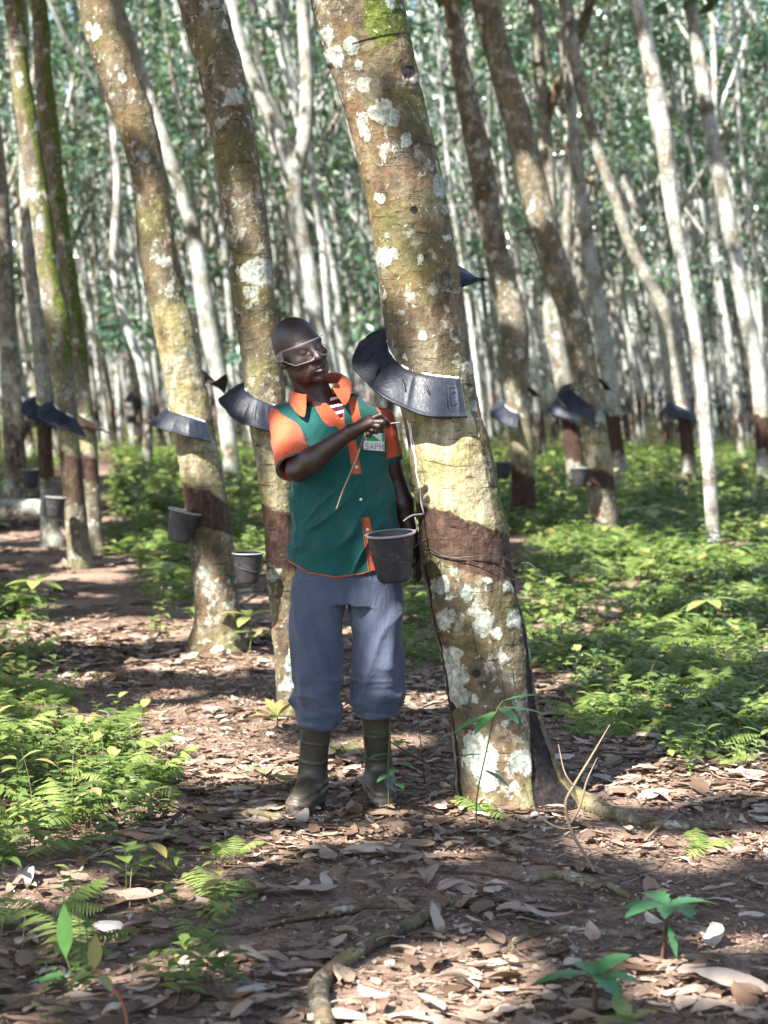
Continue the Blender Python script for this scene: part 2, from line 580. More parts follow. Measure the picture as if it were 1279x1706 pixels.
def leaf_cloud(centers, radii, counts, size, seed, flat=.7, leaf_len=1.0, holes=None):
    """leaf-shaped quads (pairs) gathered in clumps -> V, F, rnd"""
    r0 = np.random.default_rng(seed)
    C = np.repeat(np.asarray(centers, float), counts, axis=0)
    R = np.repeat(np.asarray(radii, float), counts)
    n = len(C)
    d = r0.normal(size=(n, 3)); d /= np.linalg.norm(d, axis=1)[:, None]
    pos = C + d * (R * r0.random(n) ** .45)[:, None] * np.array([1, 1, flat])
    sz = size * r0.uniform(.6, 1.35, n)
    az = r0.uniform(0, 2 * np.pi, n); dr = r0.uniform(-.9, .35, n)
    ax = np.stack([np.cos(az) * np.cos(dr), np.sin(az) * np.cos(dr), np.sin(dr)], -1)
    if holes is not None:
        keep = holes(pos + ax * (sz * .5)[:, None], r0, sz * .32); pos, ax, sz = pos[keep], ax[keep], sz[keep]; n = len(pos)
    up = r0.normal(size=(n, 3)) * .55 + np.array([0, 0, 1.0])
    sd = np.cross(ax, up); sd /= np.linalg.norm(sd, axis=1)[:, None]
    nn = np.cross(sd, ax)
    w = .24
    # leaf: base, left, tip, right with a centre fold : 2 tris as quads (b, l1, tip, r1) folded
    prof = [(0, 0, 0), (.45, w, .05), (1, 0, -.10), (.45, -w, .05), (.45, 0, -.01)]
    V = np.stack([pos + sz[:, None] * (ax * (p[0] * leaf_len) + sd * p[1] + nn * p[2]) for p in prof], 1).reshape(-1, 3)
    b = np.arange(n)[:, None] * 5
    F = np.concatenate([b + np.array([[0, 4, 2, 1]]), b + np.array([[0, 3, 2, 4]])])
    return V, F, np.repeat(r0.random(n), 5)


# ------------------------------------------------------------------ sun holes over the near scene
HOLES = []


def hole(p, r):
    HOLES.append((np.asarray(p, float), r))


def sun_holes(pos, r0, ext=0.0):
    keep = np.ones(len(pos), bool)
    for p, r in HOLES:
        q = pos - p
        al = q @ SUN
        d = np.linalg.norm(q - al[:, None] * SUN, axis=1)
        lim = r * (1 + .25 * vnoise(pos, 4.0, 77)) + ext
        keep &= ~((d < lim) & (al > 0))
    return keep


PENDING = []


def upper_tree(*a, **k): PENDING.append((a, k))


def _upper_tree(root, base, top, rtop, seed, mat, h=9.5, leaves=1500, lean=(-.5, .1)):
    """limbs and crown above the frame for a near tree, as a crown child of its root"""
    r0 = np.random.default_rng(seed)
    mb = MB(); cl = []; rd = []
    for k in range(4):
        az = r0.uniform(0, 6.28); ln = r0.uniform(2.2, 3.6)
        s = np.array(top) - np.array([0, 0, .15])
        e = s + np.array([math.cos(az) * 1.3 + lean[0], math.sin(az) * 1.3 + lean[1], ln])
        m = (s + e) / 2 + r0.normal(size=3) * .15
        add_tube(mb, [s, m, e], [rtop * .7, rtop * .45, rtop * .15], 8, 10)
        for q in range(5):
            f = r0.uniform(.35, 1.1); cl.append(s + (e - s) * f + r0.normal(size=3) * np.array([.9, .9, .5])); rd.append(r0.uniform(.5, .95))
    V, F, rn = leaf_cloud(cl, rd, [leaves // len(cl)] * len(cl), .2, seed, holes=sun_holes)
    mb2 = MB(); mb2.add(V - base, F, 0, rnd=rn)
    mb.V = [v - base for v in mb.V]
    mb.build('limbs', [mat], root)
    mb2.build('crown', [M_CANOPY], root, smooth=False)


def guard_geo(path, zfun, phi0, phi1, flare, drop, n=90, wave=.006, seed=0, tucks=6):
    """rain guard skirt glued round the trunk. path: (c, r) of trunk; zfun(phi)->attach z"""
    c, r = path
    ph = np.linspace(phi0, phi1, n)
    z = zfun(ph)
    cx = np.interp(z, c[:, 2], c[:, 0]); cy = np.interp(z, c[:, 2], c[:, 1]); rr = np.interp(z, c[:, 2], r)
    dirs = np.stack([np.sin(ph), -np.cos(ph), np.zeros(n)], -1)
    C = np.stack([cx, cy, z], -1)
    fl, dp = flare(ph), drop(ph)
    prof = [(-.012, 0.012), (.008, .006), (.2, .10), (.45, .30), (.72, .62), (.93, .93), (1.0, 1.0)]
    rng2 = np.random.default_rng(seed)
    tk = np.linspace(phi0 + .25, phi1 - .25, tucks) + rng2.normal(size=tucks) * .06
    bump = sum(np.exp(-((ph - t) / .028) ** 2) for t in tk)
    rows_o, rows_i = [], []
    for k, (u, v) in enumerate(prof):
        f = u if k < 2 else u * fl
        off = (rr + (f if k < 2 else f) + (0.004 if k else 0))
        ripple = wave * np.sin(ph * 9 + seed) * max(0, u if k >= 2 else 0)
        tb = bump * .007 * math.sin(math.pi * min(1, max(0, v))) if k >= 2 else 0
        o = C + dirs * (off + ripple + tb)[:, None] - np.array([0, 0, 1]) * ((v if k else -.012) * dp + (0 if k else 0))[:, None]
        rows_o.append(o)
    # rolled rim lip
    lip = rows_o[-1] + dirs * .006 - np.array([0, 0, .002]); lip2 = rows_o[-1] + dirs * .004 - np.array([0, 0, .010]); lip3 = rows_o[-1] - dirs * .004 - np.array([0, 0, .009])
    outer = rows_o + [lip, lip2, lip3]
    inner = [o - dirs * .004 - np.array([0, 0, .003]) for o in rows_o[::-1]]
    allr = outer + inner
    V = np.stack(allr, 0)
    m = len(allr)
    V = V.reshape(-1, 3)
    F = grid_faces(m, n)
    # end caps (strip between outer and inner)
    caps = []
    no = len(rows_o)
    for col in (0, n - 1):
        for k in range(no - 1):
            a, b = k * n + col, (k + 1) * n + col
            ia, ib = (m - 1 - k) * n + col, (m - 2 - k) * n + col
            caps.append([a, b, ib, ia])
    F = np.vstack([F, caps])
    seal = rows_o[0] + dirs * .010 + np.array([0, 0, .003])
    return V, F, seal


def cup_geo(h=.165, rt=.083, rb=.058, n=40):
    prof = [(0, 0), (rb * .8, 0), (rb * .93, .004), (rb, .014), (rb + (rt - rb) * .5, h * .52), (rt - .004, h * .93), (rt - .003, h * .955), (rt + .004, h * .965), (rt + .005, h), (rt, h + .002),
            (rt - .006, h), (rt - .008, h * .95), (rb - .004, .03), (rb * .6, .012), (0, .010)]
    a = np.arange(n) / n * 2 * np.pi
    V = np.array([[(r * math.cos(x), r * math.sin(x), z) for x in a] for r, z in prof]).reshape(-1, 3)
    F = grid_faces(len(prof), n, True)
    mi = np.repeat([1 if 6 <= k <= 9 else 0 for k in range(len(prof) - 1)], n)
    return V, F, mi


CUP_V, CUP_F, CUP_M = cup_geo()
cup_me = mesh_np('cup', CUP_V, CUP_F, None, True, [M_CUP, M_RIM], CUP_M)
_mb = MB(); add_tube(_mb, [(math.cos(x) * .0745, math.sin(x) * .0745, .088 - .022 * math.cos(x + .6)) for x in np.linspace(0, 2 * math.pi, 33)], .0022, 6)
add_tube(_mb, [(.07, -.02, .105), (.10, -.01, .125), (.125, .0, .13)], .0022, 6)
add_tube(_mb, [(.07, .03, .085), (.10, .02, .115), (.125, .005, .13)], .0022, 6)
cupwire_me = _mb.mesh('cup_holder', [M_WIRE])


def make_cup(loc, label, group=None, scale=1.0, rz=0.0, tilt=(0, 0)):
    e = empty('latex_cup', loc)
    e.rotation_euler = (tilt[0], tilt[1], rz); e.scale = (scale,) * 3
    tag(e, label, 'cup', group)
    link('bowl', cup_me, e); link('wire_holder', cupwire_me, e)
    return e


def guard_pt(path, zfun, flare, drop, p, v, off=.006):
    c, r = path
    z = float(zfun(np.array([p]))[0]); fl = float(flare(np.array([p]))[0]); dp = float(drop(np.array([p]))[0])
    x = np.interp(z, c[:, 2], c[:, 0]); y = np.interp(z, c[:, 2], c[:, 1]); rr = np.interp(z, c[:, 2], r)
    u = np.interp(v, [0.006, .10, .30, .62, .93, 1.0], [.008, .2, .45, .72, .93, 1.0])
    R = rr + u * fl + off
    return np.array([x + math.sin(p) * R, y - math.cos(p) * R, z - v * dp + off * .6])


def make_guard(path, zfun, phi0, phi1, flare, drop, label, group=None, n=90, mat=None, seed=0, tucks=6, seal=True, name='rain_guard', slits=(), stamp=None):
    V, F, s = guard_geo(path, zfun, phi0, phi1, flare, drop, n, seed=seed, tucks=tucks)
    b = V.mean(0)
    o = link(name, mesh_np(name, V - b, F, None, True, [mat or M_PLASTIC]))
    o.location = b
    tag(o, label, 'rain guard', group)
    for sp, v0, v1, tw_ in slits:
        mb = MB()
        q = np.array([guard_pt(path, zfun, flare, drop, sp + tw_ * k, v0 + (v1 - v0) * k, .006) for k in np.linspace(0, 1, 8)]) - b
        add_tube(mb, q, [.001, .003, .0042, .0045, .0045, .0042, .003, .001], 6)
        mb.build('fold', [M_SLIT], o)
    if stamp:
        mb = MB(); p0, p1, v0, v1 = stamp
        for (a0, b0), (a1, b1) in (((p0, v0), (p1, v0)), ((p1, v0), (p1, v1)), ((p1, v1), (p0, v1)), ((p0, v1), (p0, v0)), ((p0 * .8 + p1 * .2, v0 * .7 + v1 * .3), (p0 * .2 + p1 * .8, v0 * .7 + v1 * .3)), ((p0 - .08, v0 - .02), (p0 - .06, v1 + .1))):
            add_tube(mb, np.array([guard_pt(path, zfun, flare, drop, a0 + (a1 - a0) * k, b0 + (b1 - b0) * k, .0045) for k in np.linspace(0, 1, 6)]) - b, .0010, 5)
        mb.build('embossed_square', [mat or M_PLASTIC], o)
    if seal:
        mb = MB(); rr = np.random.default_rng(seed + 3)
        ss_ = s - b
        rad = .0042 + .0035 * vnoise(ss_, 45, 4)
        add_tube(mb, ss_ + rr.normal(size=ss_.shape) * .0007, np.clip(rad, .002, .009), 6)
        mb.build('white_sealant', [M_LATEX], o)
    return o


# ================================================================== main tree (in front)
D0 = 6.95
MAIN = [(1372, 752, 974), (1340, 752, 958), (1300, 754, 934), (1200, 748, 902), (1100, 734, 884), (1000, 713, 865), (900, 698, 850), (850, 692, 838), (760, 680, 820), (700, 670, 803), (600, 649, 786),
        (500, 634, 770), (400, 621, 754), (300, 602, 737), (200, 578, 714), (100, 548, 690), (0, 517, 668)]
pts, rad = rows_to_path(MAIN, D0)
pts = np.vstack([[pts[0] + np.array([.0, 0, -.10])], pts, [pts[-1] + np.array([-.32, -.05, 1.4]), pts[-1] + np.array([-.75, -.1, 3.2]), pts[-1] + np.array([-1.0, -.1, 5.0])]])
rad = np.concatenate([[rad[0] * 1.03], rad, [.155, .135, .11]])
MAIN_BASE = np.array([pts[1][0], D0, 0.0])
LICH = [  # (px, py, radius px) of the big pale lichens on this trunk
    (800, 1262, 34), (812, 1300, 20), (790, 1238, 22), (868, 1268, 22), (805, 1040, 22), (790, 1020, 14), (826, 1055, 12), (855, 1030, 14), (780, 985, 13), (760, 1130, 22), (752, 1095, 18), (840, 1205, 11),
    (742, 1030, 16), (735, 975, 16), (810, 965, 9), (845, 975, 12), (640, 185, 20), (655, 198, 14), (622, 188, 12), (676, 232, 12), (586, 78, 16), (545, 60, 14), (560, 96, 18), (606, 140, 12), (640, 430, 16), (655, 425, 10), (735, 310, 14), (745, 345, 10), (732, 322, 9),
    (780, 612, 12), (705, 560, 10), (745, 395, 8), (612, 228, 7), (598, 108, 9), (700, 430, 7), (668, 520, 8), (720, 640, 8), (765, 1160, 20), (880, 1090, 9), (838, 1100, 10), (790, 1165, 8), (690, 130, 8), (633, 330, 9)]


def main_zone(PH, AR, Z, V):
    px, py = to_px(V)
    front = np.cos(PH) > -.1
    nz = vnoise(V, 9, 21, 2)
    bt = 1.030 - .30 * AR + .03 * nz + .02 * vnoise(V * np.array([1, 1, .25]), 40, 17, 2)                 # top edge of the dark tapped band (a spiral line)
    bb = .868 - .40 * AR + .030 * vnoise(V, 14, 25, 2)
    ga = sinterp(np.clip(PH, -2.7, .8), [-2.7, -2.0, -1.57, -1.1, -.6, 0, .8], [1.725, 1.69, 1.637, 1.575, 1.537, 1.518, 1.508])
    band = np.minimum(sstep(-.030, .035, bt - Z), sstep(-.035, .035, Z - bb))
    panel = np.minimum(sstep(-.04, .03, Z - bt), sstep(-.01, .01, (ga - .02) - Z)) * sstep(.155, .09, AR) * sstep(-.34, -.28, AR)
    # black weeping scar down the right side below the band, dark strip down the left side
    c_lo = np.interp(Z, [0, .12, .33, .53, .74], [.060, .085, .135, .165, .198]) + .012 * nz
    c_hi = np.interp(Z, [0, .12, .33, .53, .74], [.250, .235, .205, .215, .25]) + .014 * vnoise(V, 12, 28, 2)
    dark = np.minimum(sstep(-.006, .010, AR - c_lo), sstep(-.006, .014, c_hi - AR)) * sstep(.92, .84, Z + .3 * AR)
    c2 = -.205 + .02 * nz
    dark2 = .72 * sstep(.030, .006, np.abs(AR - c2)) * sstep(.92, .84, Z)
    # thin vertical cracks
    for cc, z0, z1 in ((.055, .78, .05), (-.02, .80, .55), (.105, .5, .02), (-.13, .82, .42)):
        dark2 = np.maximum(dark2, .53 * sstep(.0065, .001, np.abs(AR - cc - .022 * vnoise(np.stack([Z * 4, Z * 0, Z * 0 + cc * 50], -1), 1, 7))) * sstep(z0 + .03, z0, Z) * sstep(z1 - .03, z1, Z))
    # knot
    kn = np.hypot((px - 742) / 22, (py - 470) / 32)
    dark2 = np.maximum(dark2, np.where(front, .50 * sstep(1.15, .5, kn), 0))
    for kx, ky, kr in ((748, 1178, 13), (793, 1122, 11), (680, 120, 15), (690, 350, 9)):
        dark2 = np.maximum(dark2, np.where(front, .58 * sstep(1.2, .6, np.hypot((px - kx) / kr, (py - ky) / kr)), 0))
    lich = np.zeros_like(Z)
    wob = 7.5 * vnoise(V, 24, 31, 3) + 3.5 * vnoise(V, 75, 33, 2)
    for x, y, r in LICH:
        d = np.hypot(px - x, (py - y) * .85) + wob
        lich = np.maximum(lich, np.where(front, sstep(r * 1.25, r * .62, d), 0))
    lich = lich * (1 - np.maximum(band, dark > .3))
    moss = sstep(.10, .22, AR + .05 * nz) * sstep(.35, .2, AR) * (.25 + .60 * sstep(.85, 1.05, Z)) * sstep(.2, -.2, vnoise(V, 4, 61) - .15)
    moss = np.maximum(moss, np.where(front, .95 * sstep(1.2, .5, np.hypot((px - 640) / 42, (py - 25) / 62)), 0))
    moss = np.maximum(moss, .8 * sstep(.12, .2, AR) * sstep(2.1, 2.5, Z))
    moss = moss * (1 - dark) * (1 - band)
    disp = -.004 * band + .006 * panel * 0 - .010 * dark - .004 * dark2 + .0025 * lich + .003 * moss
    disp = disp + np.where(front, .004 * np.exp(-((kn - .9) / .3) ** 2) - .003 * np.exp(-(kn / .5) ** 2), 0)
    disp = disp + .004 * vnoise(V * np.array([1, 1, 2.2]), 24, 91, 3) * (1 - panel)
    # cut step under the guard
    disp = disp - .010 * sstep(.02, .0, np.abs(Z - ga + .085) - .03) * sstep(.2, .1, AR)
    return dict(band=band, panel=panel, dark=np.maximum(dark, dark2), lich=lich, moss=moss, disp=disp)


V, F, at, main_path = trunk_geo(pts, rad, 168, .0075, 1, .016, root_flare(7, 12, .20, .10), main_zone)
main_root = empty('rubber_tree', MAIN_BASE)
tag(main_root, 'big leaning rubber tree nearest the camera, being tapped by the worker', 'tree')
link('trunk', mesh_np('trunk', V - MAIN_BASE, F, at, True, [BARK]), main_root)
# running latex down the left edge of the tapped panel
mb = MB()
c, r = main_path


def on_trunk(path, phi, z, off=0.0):
    c, r = path
    x = np.interp(z, c[:, 2], c[:, 0]); y = np.interp(z, c[:, 2], c[:, 1]); rr = np.interp(z, c[:, 2], r) + off
    return np.array([x + math.sin(phi) * rr, y - math.cos(phi) * rr, z])


zs = np.linspace(1.37, 1.05, 40)
lat = np.array([on_trunk(main_path, -1.10 + .06 * math.sin(i * .5) * .4 + .10 * (i / 40), z, .001) for i, z in enumerate(zs)])
add_tube(mb, lat - MAIN_BASE, np.clip(.0020 + .0018 * vnoise(lat, 40, 2), .0009, .004), 6)
zs = np.linspace(1.36, 1.20, 20)
lat = np.array([on_trunk(main_path, -1.02 + .02 * math.sin(i * .9), z, .0) for i, z in enumerate(zs)])
add_tube(mb, lat - MAIN_BASE, np.linspace(.0022, .001, 20), 6)
mb.build('latex_streak', [M_LATEX], main_root)

make_guard(main_path, lambda p: sinterp(p, [-2.7, -2.0, -1.57, -1.1, -.6, 0, .8], [1.725, 1.69, 1.637, 1.575, 1.537, 1.518, 1.508]), -2.6, .62,
           lambda p: sinterp(p, [-2.6, -1.75, -1.1, -.5, 0, .6], [.085, .112, .106, .078, .055, .030]),
           lambda p: sinterp(p, [-2.6, -1.57, -1.1, -.6, -.2, .6], [.03, .050, .072, .105, .132, .120]),
           'large black plastic rain guard wrapped round the trunk above the worker\'s raised hand', None, 140, seed=2, tucks=5,
           slits=((-2.05, .25, .75, .05), (-1.72, .28, .75, .04), (-1.42, .28, .72, .05), (-1.12, .30, .72, .10), (-.62, .3, .62, .12), (-.18, .3, .55, .10)), stamp=(.28, .50, .26, .70))
make_guard(main_path, lambda p: 1.885 + .10 * (p - 1.9), 1.35, 2.6, lambda p: .085 + 0 * p, lambda p: .02 - .05 * sstep(2.0, 1.3, p) + 0 * p,
           'small dark flap of a second guard behind the big tapped tree', None, 40, seed=5, tucks=2, seal=False)
make_cup(P(657, 968, 6.74) , 'black latex cup with grey rim wired to the big tree in front of the worker', None, 1.0, .25, (.05, -.10))
# tie wire round the trunk
mb = MB()
ang = np.linspace(-1.9, 1.7, 70)
w = np.array([on_trunk(main_path, a, .905 - .02 * a + .012 * math.sin(a * 3), .006 + .002 * math.sin(a * 7)) for a in ang])
add_tube(mb, w, .0018, 6)
w2 = np.array([on_trunk(main_path, a, .885 - .055 * a + .008 * math.sin(a * 4 + 1), .006) for a in np.linspace(-1.5, 1.4, 60)])
add_tube(mb, w2, .0015, 6)
e = w[-1]
add_tube(mb, [e, e + [.05, -.03, .01], e + [.09, -.04, -.03], e + [.11, -.05, -.06]], .0016, 6, 14)
o = mb.build('tie_wire', [M_WIRE]); tag(o, 'thin rusty wire tied round the big trunk holding the black cup', 'wire')
mb = MB()
s0 = on_trunk(main_path, -1.05, 1.045, -.01)
add_tube(mb, [s0, P(690, 858, 6.82), P(680, 862, 6.76), P(672, 868, 6.73)], [.0034, .0032, .0028, .0018], 8, 12)
add_tube(mb, [P(691, 862, 6.81), P(694, 880, 6.81), P(690, 884, 6.80)], .0022, 6, 10)
o = mb.build('metal_spout', [M_SPOUT]); tag(o, 'small pale metal spout stuck in the big trunk above the cup', 'spout')


# ================================================================== other near trees
def std_zone(zb_top, zb_bot, slope, zg, amp=1.0, mossy=0.0, seed=0, moss_side=1, sunlit_z=None):
    def f(PH, AR, Z, V):
        nz = vnoise(V, 7, 40 + seed, 2)
        bt = zb_top - slope * AR + .03 * nz; bb = zb_bot - slope * AR + .035 * vnoise(V, 11, 50 + seed, 2)
        band = np.minimum(sstep(-.015, .015, bt - Z), sstep(-.015, .015, Z - bb)) * amp
        pan_and_sun = np.minimum(sstep(-.01, .015, Z - bt), sstep(-.01, .01, zg - slope * AR - Z)) * sstep(.2, .1, np.abs(AR + .05) - .1) * .5
        if sunlit_z: pan_and_sun = np.maximum(pan_and_sun, .50 * sstep(sunlit_z[0] - .1, sunlit_z[0] + .1, Z) * sstep(sunlit_z[1] + .25, sunlit_z[1] - .1, Z) + .0 * nz)  # pale stretch painted on the bark, standing in for direct sun
        moss = mossy * .72 * sstep(-.1, .45, moss_side * np.sin(PH) + .7 * nz) * sstep(1.3, 1.8, Z)
        lich = sstep(.30, .36, vnoise(V + 40 * seed, 7.5, 70 + seed, 4) + .10 * vnoise(V, 60, 3)) * (1 - band) * (1 - pan_and_sun)
        return dict(band=band, panel=pan_and_sun, moss=moss, lich=lich, disp=-.003 * band + .006 * vnoise(V * np.array([1, 1, 2.]), 14, 5 + seed, 3))
    return f


def near_tree(rows, D, label, mat, zone, nu=72, dz=.015, seed=0, rootamt=.06, ext=((-.35, 1.5), (-.8, 3.4), (-1.0, 5.2)), leaves=1300, amp=.02, crown=True, dtop=0):
    pts, rad = rows_to_path(rows, D)
    pts = np.vstack([[pts[0] + np.array([0, 0, -.14])], pts] + [[pts[-1] + np.array([dx, dtop * .3, dz_])] for dx, dz_ in ext])
    rt = rad[-1]
    rad = np.concatenate([[rad[0] * 1.03], rad, [rt * .95, rt * .8, rt * .65][:len(ext)]])
    base = np.array([pts[1][0], D, float(gh(pts[1][0], D))])
    V, F, at, path = trunk_geo(pts, rad, nu, dz, seed, amp, root_flare(5, seed + 3, .22, rootamt), zone)
    root = empty('rubber_tree', base)
    tag(root, label, 'tree')
    link('trunk', mesh_np('trunk', V - base, F, at, True, [mat]), root)
    if crown:
        upper_tree(root, base, pts[-1], rad[-1], seed + 100, mat, leaves=leaves)
    return root, path


upper_tree(main_root, MAIN_BASE, pts[-1], .11, 900, BARK, leaves=1500)

DT2 = 11.3
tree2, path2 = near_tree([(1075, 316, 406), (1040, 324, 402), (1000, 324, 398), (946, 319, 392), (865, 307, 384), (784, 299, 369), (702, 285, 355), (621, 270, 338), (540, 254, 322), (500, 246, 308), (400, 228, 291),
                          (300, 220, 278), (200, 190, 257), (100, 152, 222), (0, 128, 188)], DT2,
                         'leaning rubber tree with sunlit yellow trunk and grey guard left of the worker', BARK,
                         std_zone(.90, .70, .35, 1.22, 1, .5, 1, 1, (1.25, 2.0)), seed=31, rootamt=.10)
make_guard(path2, lambda p: 1.30 - .30 * .13 * p + .02 * np.cos(p), -2.0, .75, lambda p: np.interp(p, [-2, -1.2, 0, .75], [.09, .11, .075, .035]),
           lambda p: np.interp(p, [-2, -1.2, 0, .75], [.05, .07, .10, .10]), 'grey plastic rain guard on the sunlit yellow leaning trunk', None, 70, seed=7)
make_guard(path2, lambda p: 1.56 + .10 * (p - 1.9), 1.3, 2.6, lambda p: .12 + 0 * p, lambda p: .10 - .17 * sstep(1.9, 1.2, p), 'brown black flap sticking out behind the sunlit yellow trunk', None, 40, M_RUSTFLAP, 8, 2, False)
make_cup(P(297, 903, 11.15), 'black cup hanging tilted on the sunlit yellow leaning tree', None, 1.08, .1, (0, .22))

DT3 = 8.9
tree3, path3 = near_tree([(1215, 455, 503), (1200, 464, 500), (1100, 457, 505), (1027, 450, 503), (946, 443, 497), (865, 437, 492), (784, 429, 488), (700, 414, 480), (600, 402, 470), (500, 388, 458), (400, 377, 450),
                          (300, 362, 435), (200, 346, 420), (100, 324, 400), (0, 296, 373)], DT3,
                         'lichen spotted rubber tree standing close behind the worker', BARK, std_zone(.93, .68, .35, 1.30, 1, .35, 2), seed=47, rootamt=.05, amp=.024)
make_guard(path3, lambda p: 1.42 - .42 * .1 * p, -2.4, .7, lambda p: np.interp(p, [-2.4, -1.6, -.6, .7], [.09, .105, .08, .03]),
           lambda p: np.interp(p, [-2.4, -1.6, -.6, .7], [.03, .05, .11, .12]), 'slate grey rain guard on the trunk behind the worker\'s shoulder', None, 80, seed=9, tucks=8)
make_cup(P(413, 972, 8.75), 'black cup hanging on the lichen spotted tree behind the worker', None, .82, .1, (0, 0))

DA = 16.3
treeA, pathA = near_tree([(945, 112, 153), (930, 112, 151), (865, 108, 145), (784, 100, 137), (744, 97, 133), (640, 87, 124), (540, 73, 118), (450, 62, 98), (400, 56, 92), (300, 42, 78), (200, 26, 62), (100, 16, 46), (0, 4, 36)], DA,
                         'left path tree with mossy upper trunk and pale sunlit foot', BARK_MOSSY, std_zone(.95, .55, .3, 1.2, .7, .9, 3), 48, .03, 51, .04, leaves=900)
make_guard(pathA, lambda p: 1.28 - .5 * .1 * p, -2.2, .9, lambda p: .13 + 0 * p, lambda p: np.interp(p, [-2.2, -1, .9], [.02, .08, .14]), 'dark blue rain guard on the mossy tree with the pale foot', None, 40, seed=11, tucks=3)
treeB, pathB = near_tree([(900, 66, 106), (880, 67, 98), (825, 67, 92), (744, 62, 88), (662, 60, 86), (560, 52, 80), (450, 40, 64), (350, 34, 58), (200, 28, 52), (100, 24, 48), (0, 18, 42)], 18.6,
                         'grey trunk with dark tapped lower half behind the mossy left tree', BARK_MID, std_zone(1.25, .65, .2, 1.4, 1, .3, 4), 48, .03, 53, .04, leaves=900)
make_guard(pathB, lambda p: 1.30 - .5 * .1 * p, -2.2, .9, lambda p: .13 + 0 * p, lambda p: np.interp(p, [-2.2, -1, .9], [.02, .1, .17]), 'blue rain guard on the grey dark footed trunk at the left', None, 40, seed=12, tucks=3)
make_cup(P(90, 862, 16.0), 'black cup hanging beside the mossy left tree', None, 1.0, .1, (0, .1))
treeC, pathC = near_tree([(925, 146, 176), (900, 148, 172), (825, 140, 166), (744, 132, 162), (660, 124, 152), (560, 112, 142), (450, 96, 126), (400, 86, 118), (300, 76, 106), (200, 64, 96), (100, 56, 84), (0, 48, 76)], 17.6,
                         'olive mossy trunk with brown flaps right of the pale footed tree', BARK_MOSSY, std_zone(.9, .65, .3, 1.2, .8, 1.0, 5), 48, .03, 57, .04, leaves=900)
make_guard(pathC, lambda p: 1.22 - .5 * .1 * p, -1.4, 1.5, lambda p: .12 + 0 * p, lambda p: .06 + 0 * p, 'dark drooping guard on the olive mossy trunk', None, 40, M_RUSTFLAP, 13, 3, False)
treeD, pathD = near_tree([(838, 2, 46), (784, 6, 44), (700, 4, 40), (600, 0, 32), (540, -4, 28), (420, -18, 20), (300, -28, 12), (200, -40, 0), (100, -50, -12), (0, -60, -22)], 22.0,
                         'thick reddish barked trunk at the far left edge', bark('reddish_bark', .25, .1, 1.4), std_zone(1.1, .6, .3, 1.2, .5, 0, 6), 48, .04, 59, .04, leaves=500, ext=((-.2, 1.5), (-.4, 3), (-.5, 4.5)))
make_cup(P(52, 812, 21.6), 'small black cup hanging beside the reddish trunk at left', None, 1.2, .1)

DE = 21.9
treeE, pathE = near_tree([(871, 849, 895), (860, 850, 894), (790, 850, 892), (708, 845, 886), (645, 839, 880), (540, 832, 880), (460, 815, 858), (400, 800, 842), (300, 785, 827), (200, 766, 805), (100, 750, 780), (0, 737, 766)], DE,
                         'brown tapped trunk with dark band just right of the big tree', BARK_BROWN, std_zone(.55, .05, .35, 1.1, 1, .2, 7), 48, .035, 61, .05, leaves=900)
make_guard(pathE, lambda p: 1.20 - .4 * .15 * p, -2.3, -.1, lambda p: .16 + 0 * p, lambda p: np.interp(p, [-2.3, -1.3, -.1], [.02, .10, .16]), 'blue grey guard on the brown trunk right of the big tree', None, 40, seed=15, tucks=3)
make_cup(P(838, 798, 21.6), 'little black cup on the brown trunk right of the big tree', None, 1.15, .1)
make_guard(pathE, lambda p: 1.50 + 0 * p, 1.2, 2.3, lambda p: .12 + 0 * p, lambda p: .1 + 0 * p, 'small black flap on the back of the brown trunk', None, 24, M_RUSTFLAP, 16, 1, False)
DF = 19.7
treeF, pathF = near_tree([(898, 978, 1034), (880, 980, 1031), (790, 976, 1023), (708, 967, 1010), (624, 951, 996), (540, 935, 982), (480, 915, 962), (400, 885, 935), (300, 858, 910), (200, 838, 886), (100, 810, 854), (0, 785, 831)], DF,
                         'strongly leaning tapped trunk with black streaked foot among the right trees', BARK_BROWN, std_zone(.66, .50, .35, 1.1, 1, .3, 8), 48, .03, 67, .06, leaves=900)
make_guard(pathF, lambda p: 1.32 - .6 * .15 * p, -2.4, .1, lambda p: .15 + 0 * p, lambda p: np.interp(p, [-2.4, -1.3, .1], [.02, .07, .16]), 'dark blue guard on the leaning trunk with black streaked foot', None, 40, seed=17, tucks=4)
make_cup(P(965, 810, 19.4), 'black cup hanging on the leaning trunk with black streaked foot', None, 1.1, .1)
make_guard(pathF, lambda p: 1.58 + 0 * p, 1.2, 2.2, lambda p: .13 + 0 * p, lambda p: .11 + 0 * p, 'black flap on the right side of the streaked leaning trunk', None, 24, M_RUSTFLAP, 18, 1, False)
DG = 28
treeG, pathG = near_tree([(815, 943, 977), (780, 943, 975), (700, 934, 965), (620, 920, 952), (540, 905, 940), (400, 902, 930), (300, 900, 926), (180, 893, 915), (60, 885, 905), (0, 878, 898)], DG,
                         'forked grey trunk with one dark limb rising to the right', BARK_MID, std_zone(1.0, .45, .3, 1.2, 1, 0, 9), 40, .05, 71, .05, leaves=900)
mb = MB()
b = np.array(treeG.location)
add_tube(mb, np.array([P(907, 200, DG), P(922, 160, DG), (P(945, 110, DG)), P(968, 50, DG), P(990, -20, DG), P(1015, -120, DG)]) - b, [.09, .085, .08, .075, .07, .05], 12, 30)
mb.build('limb', [BARK], treeG)
make_guard(pathG, lambda p: 1.20 - .5 * .15 * p, -2.2, .6, lambda p: .13 + 0 * p, lambda p: .14 + 0 * p, 'dark guard on the forked grey trunk', None, 30, seed=21, tucks=2)
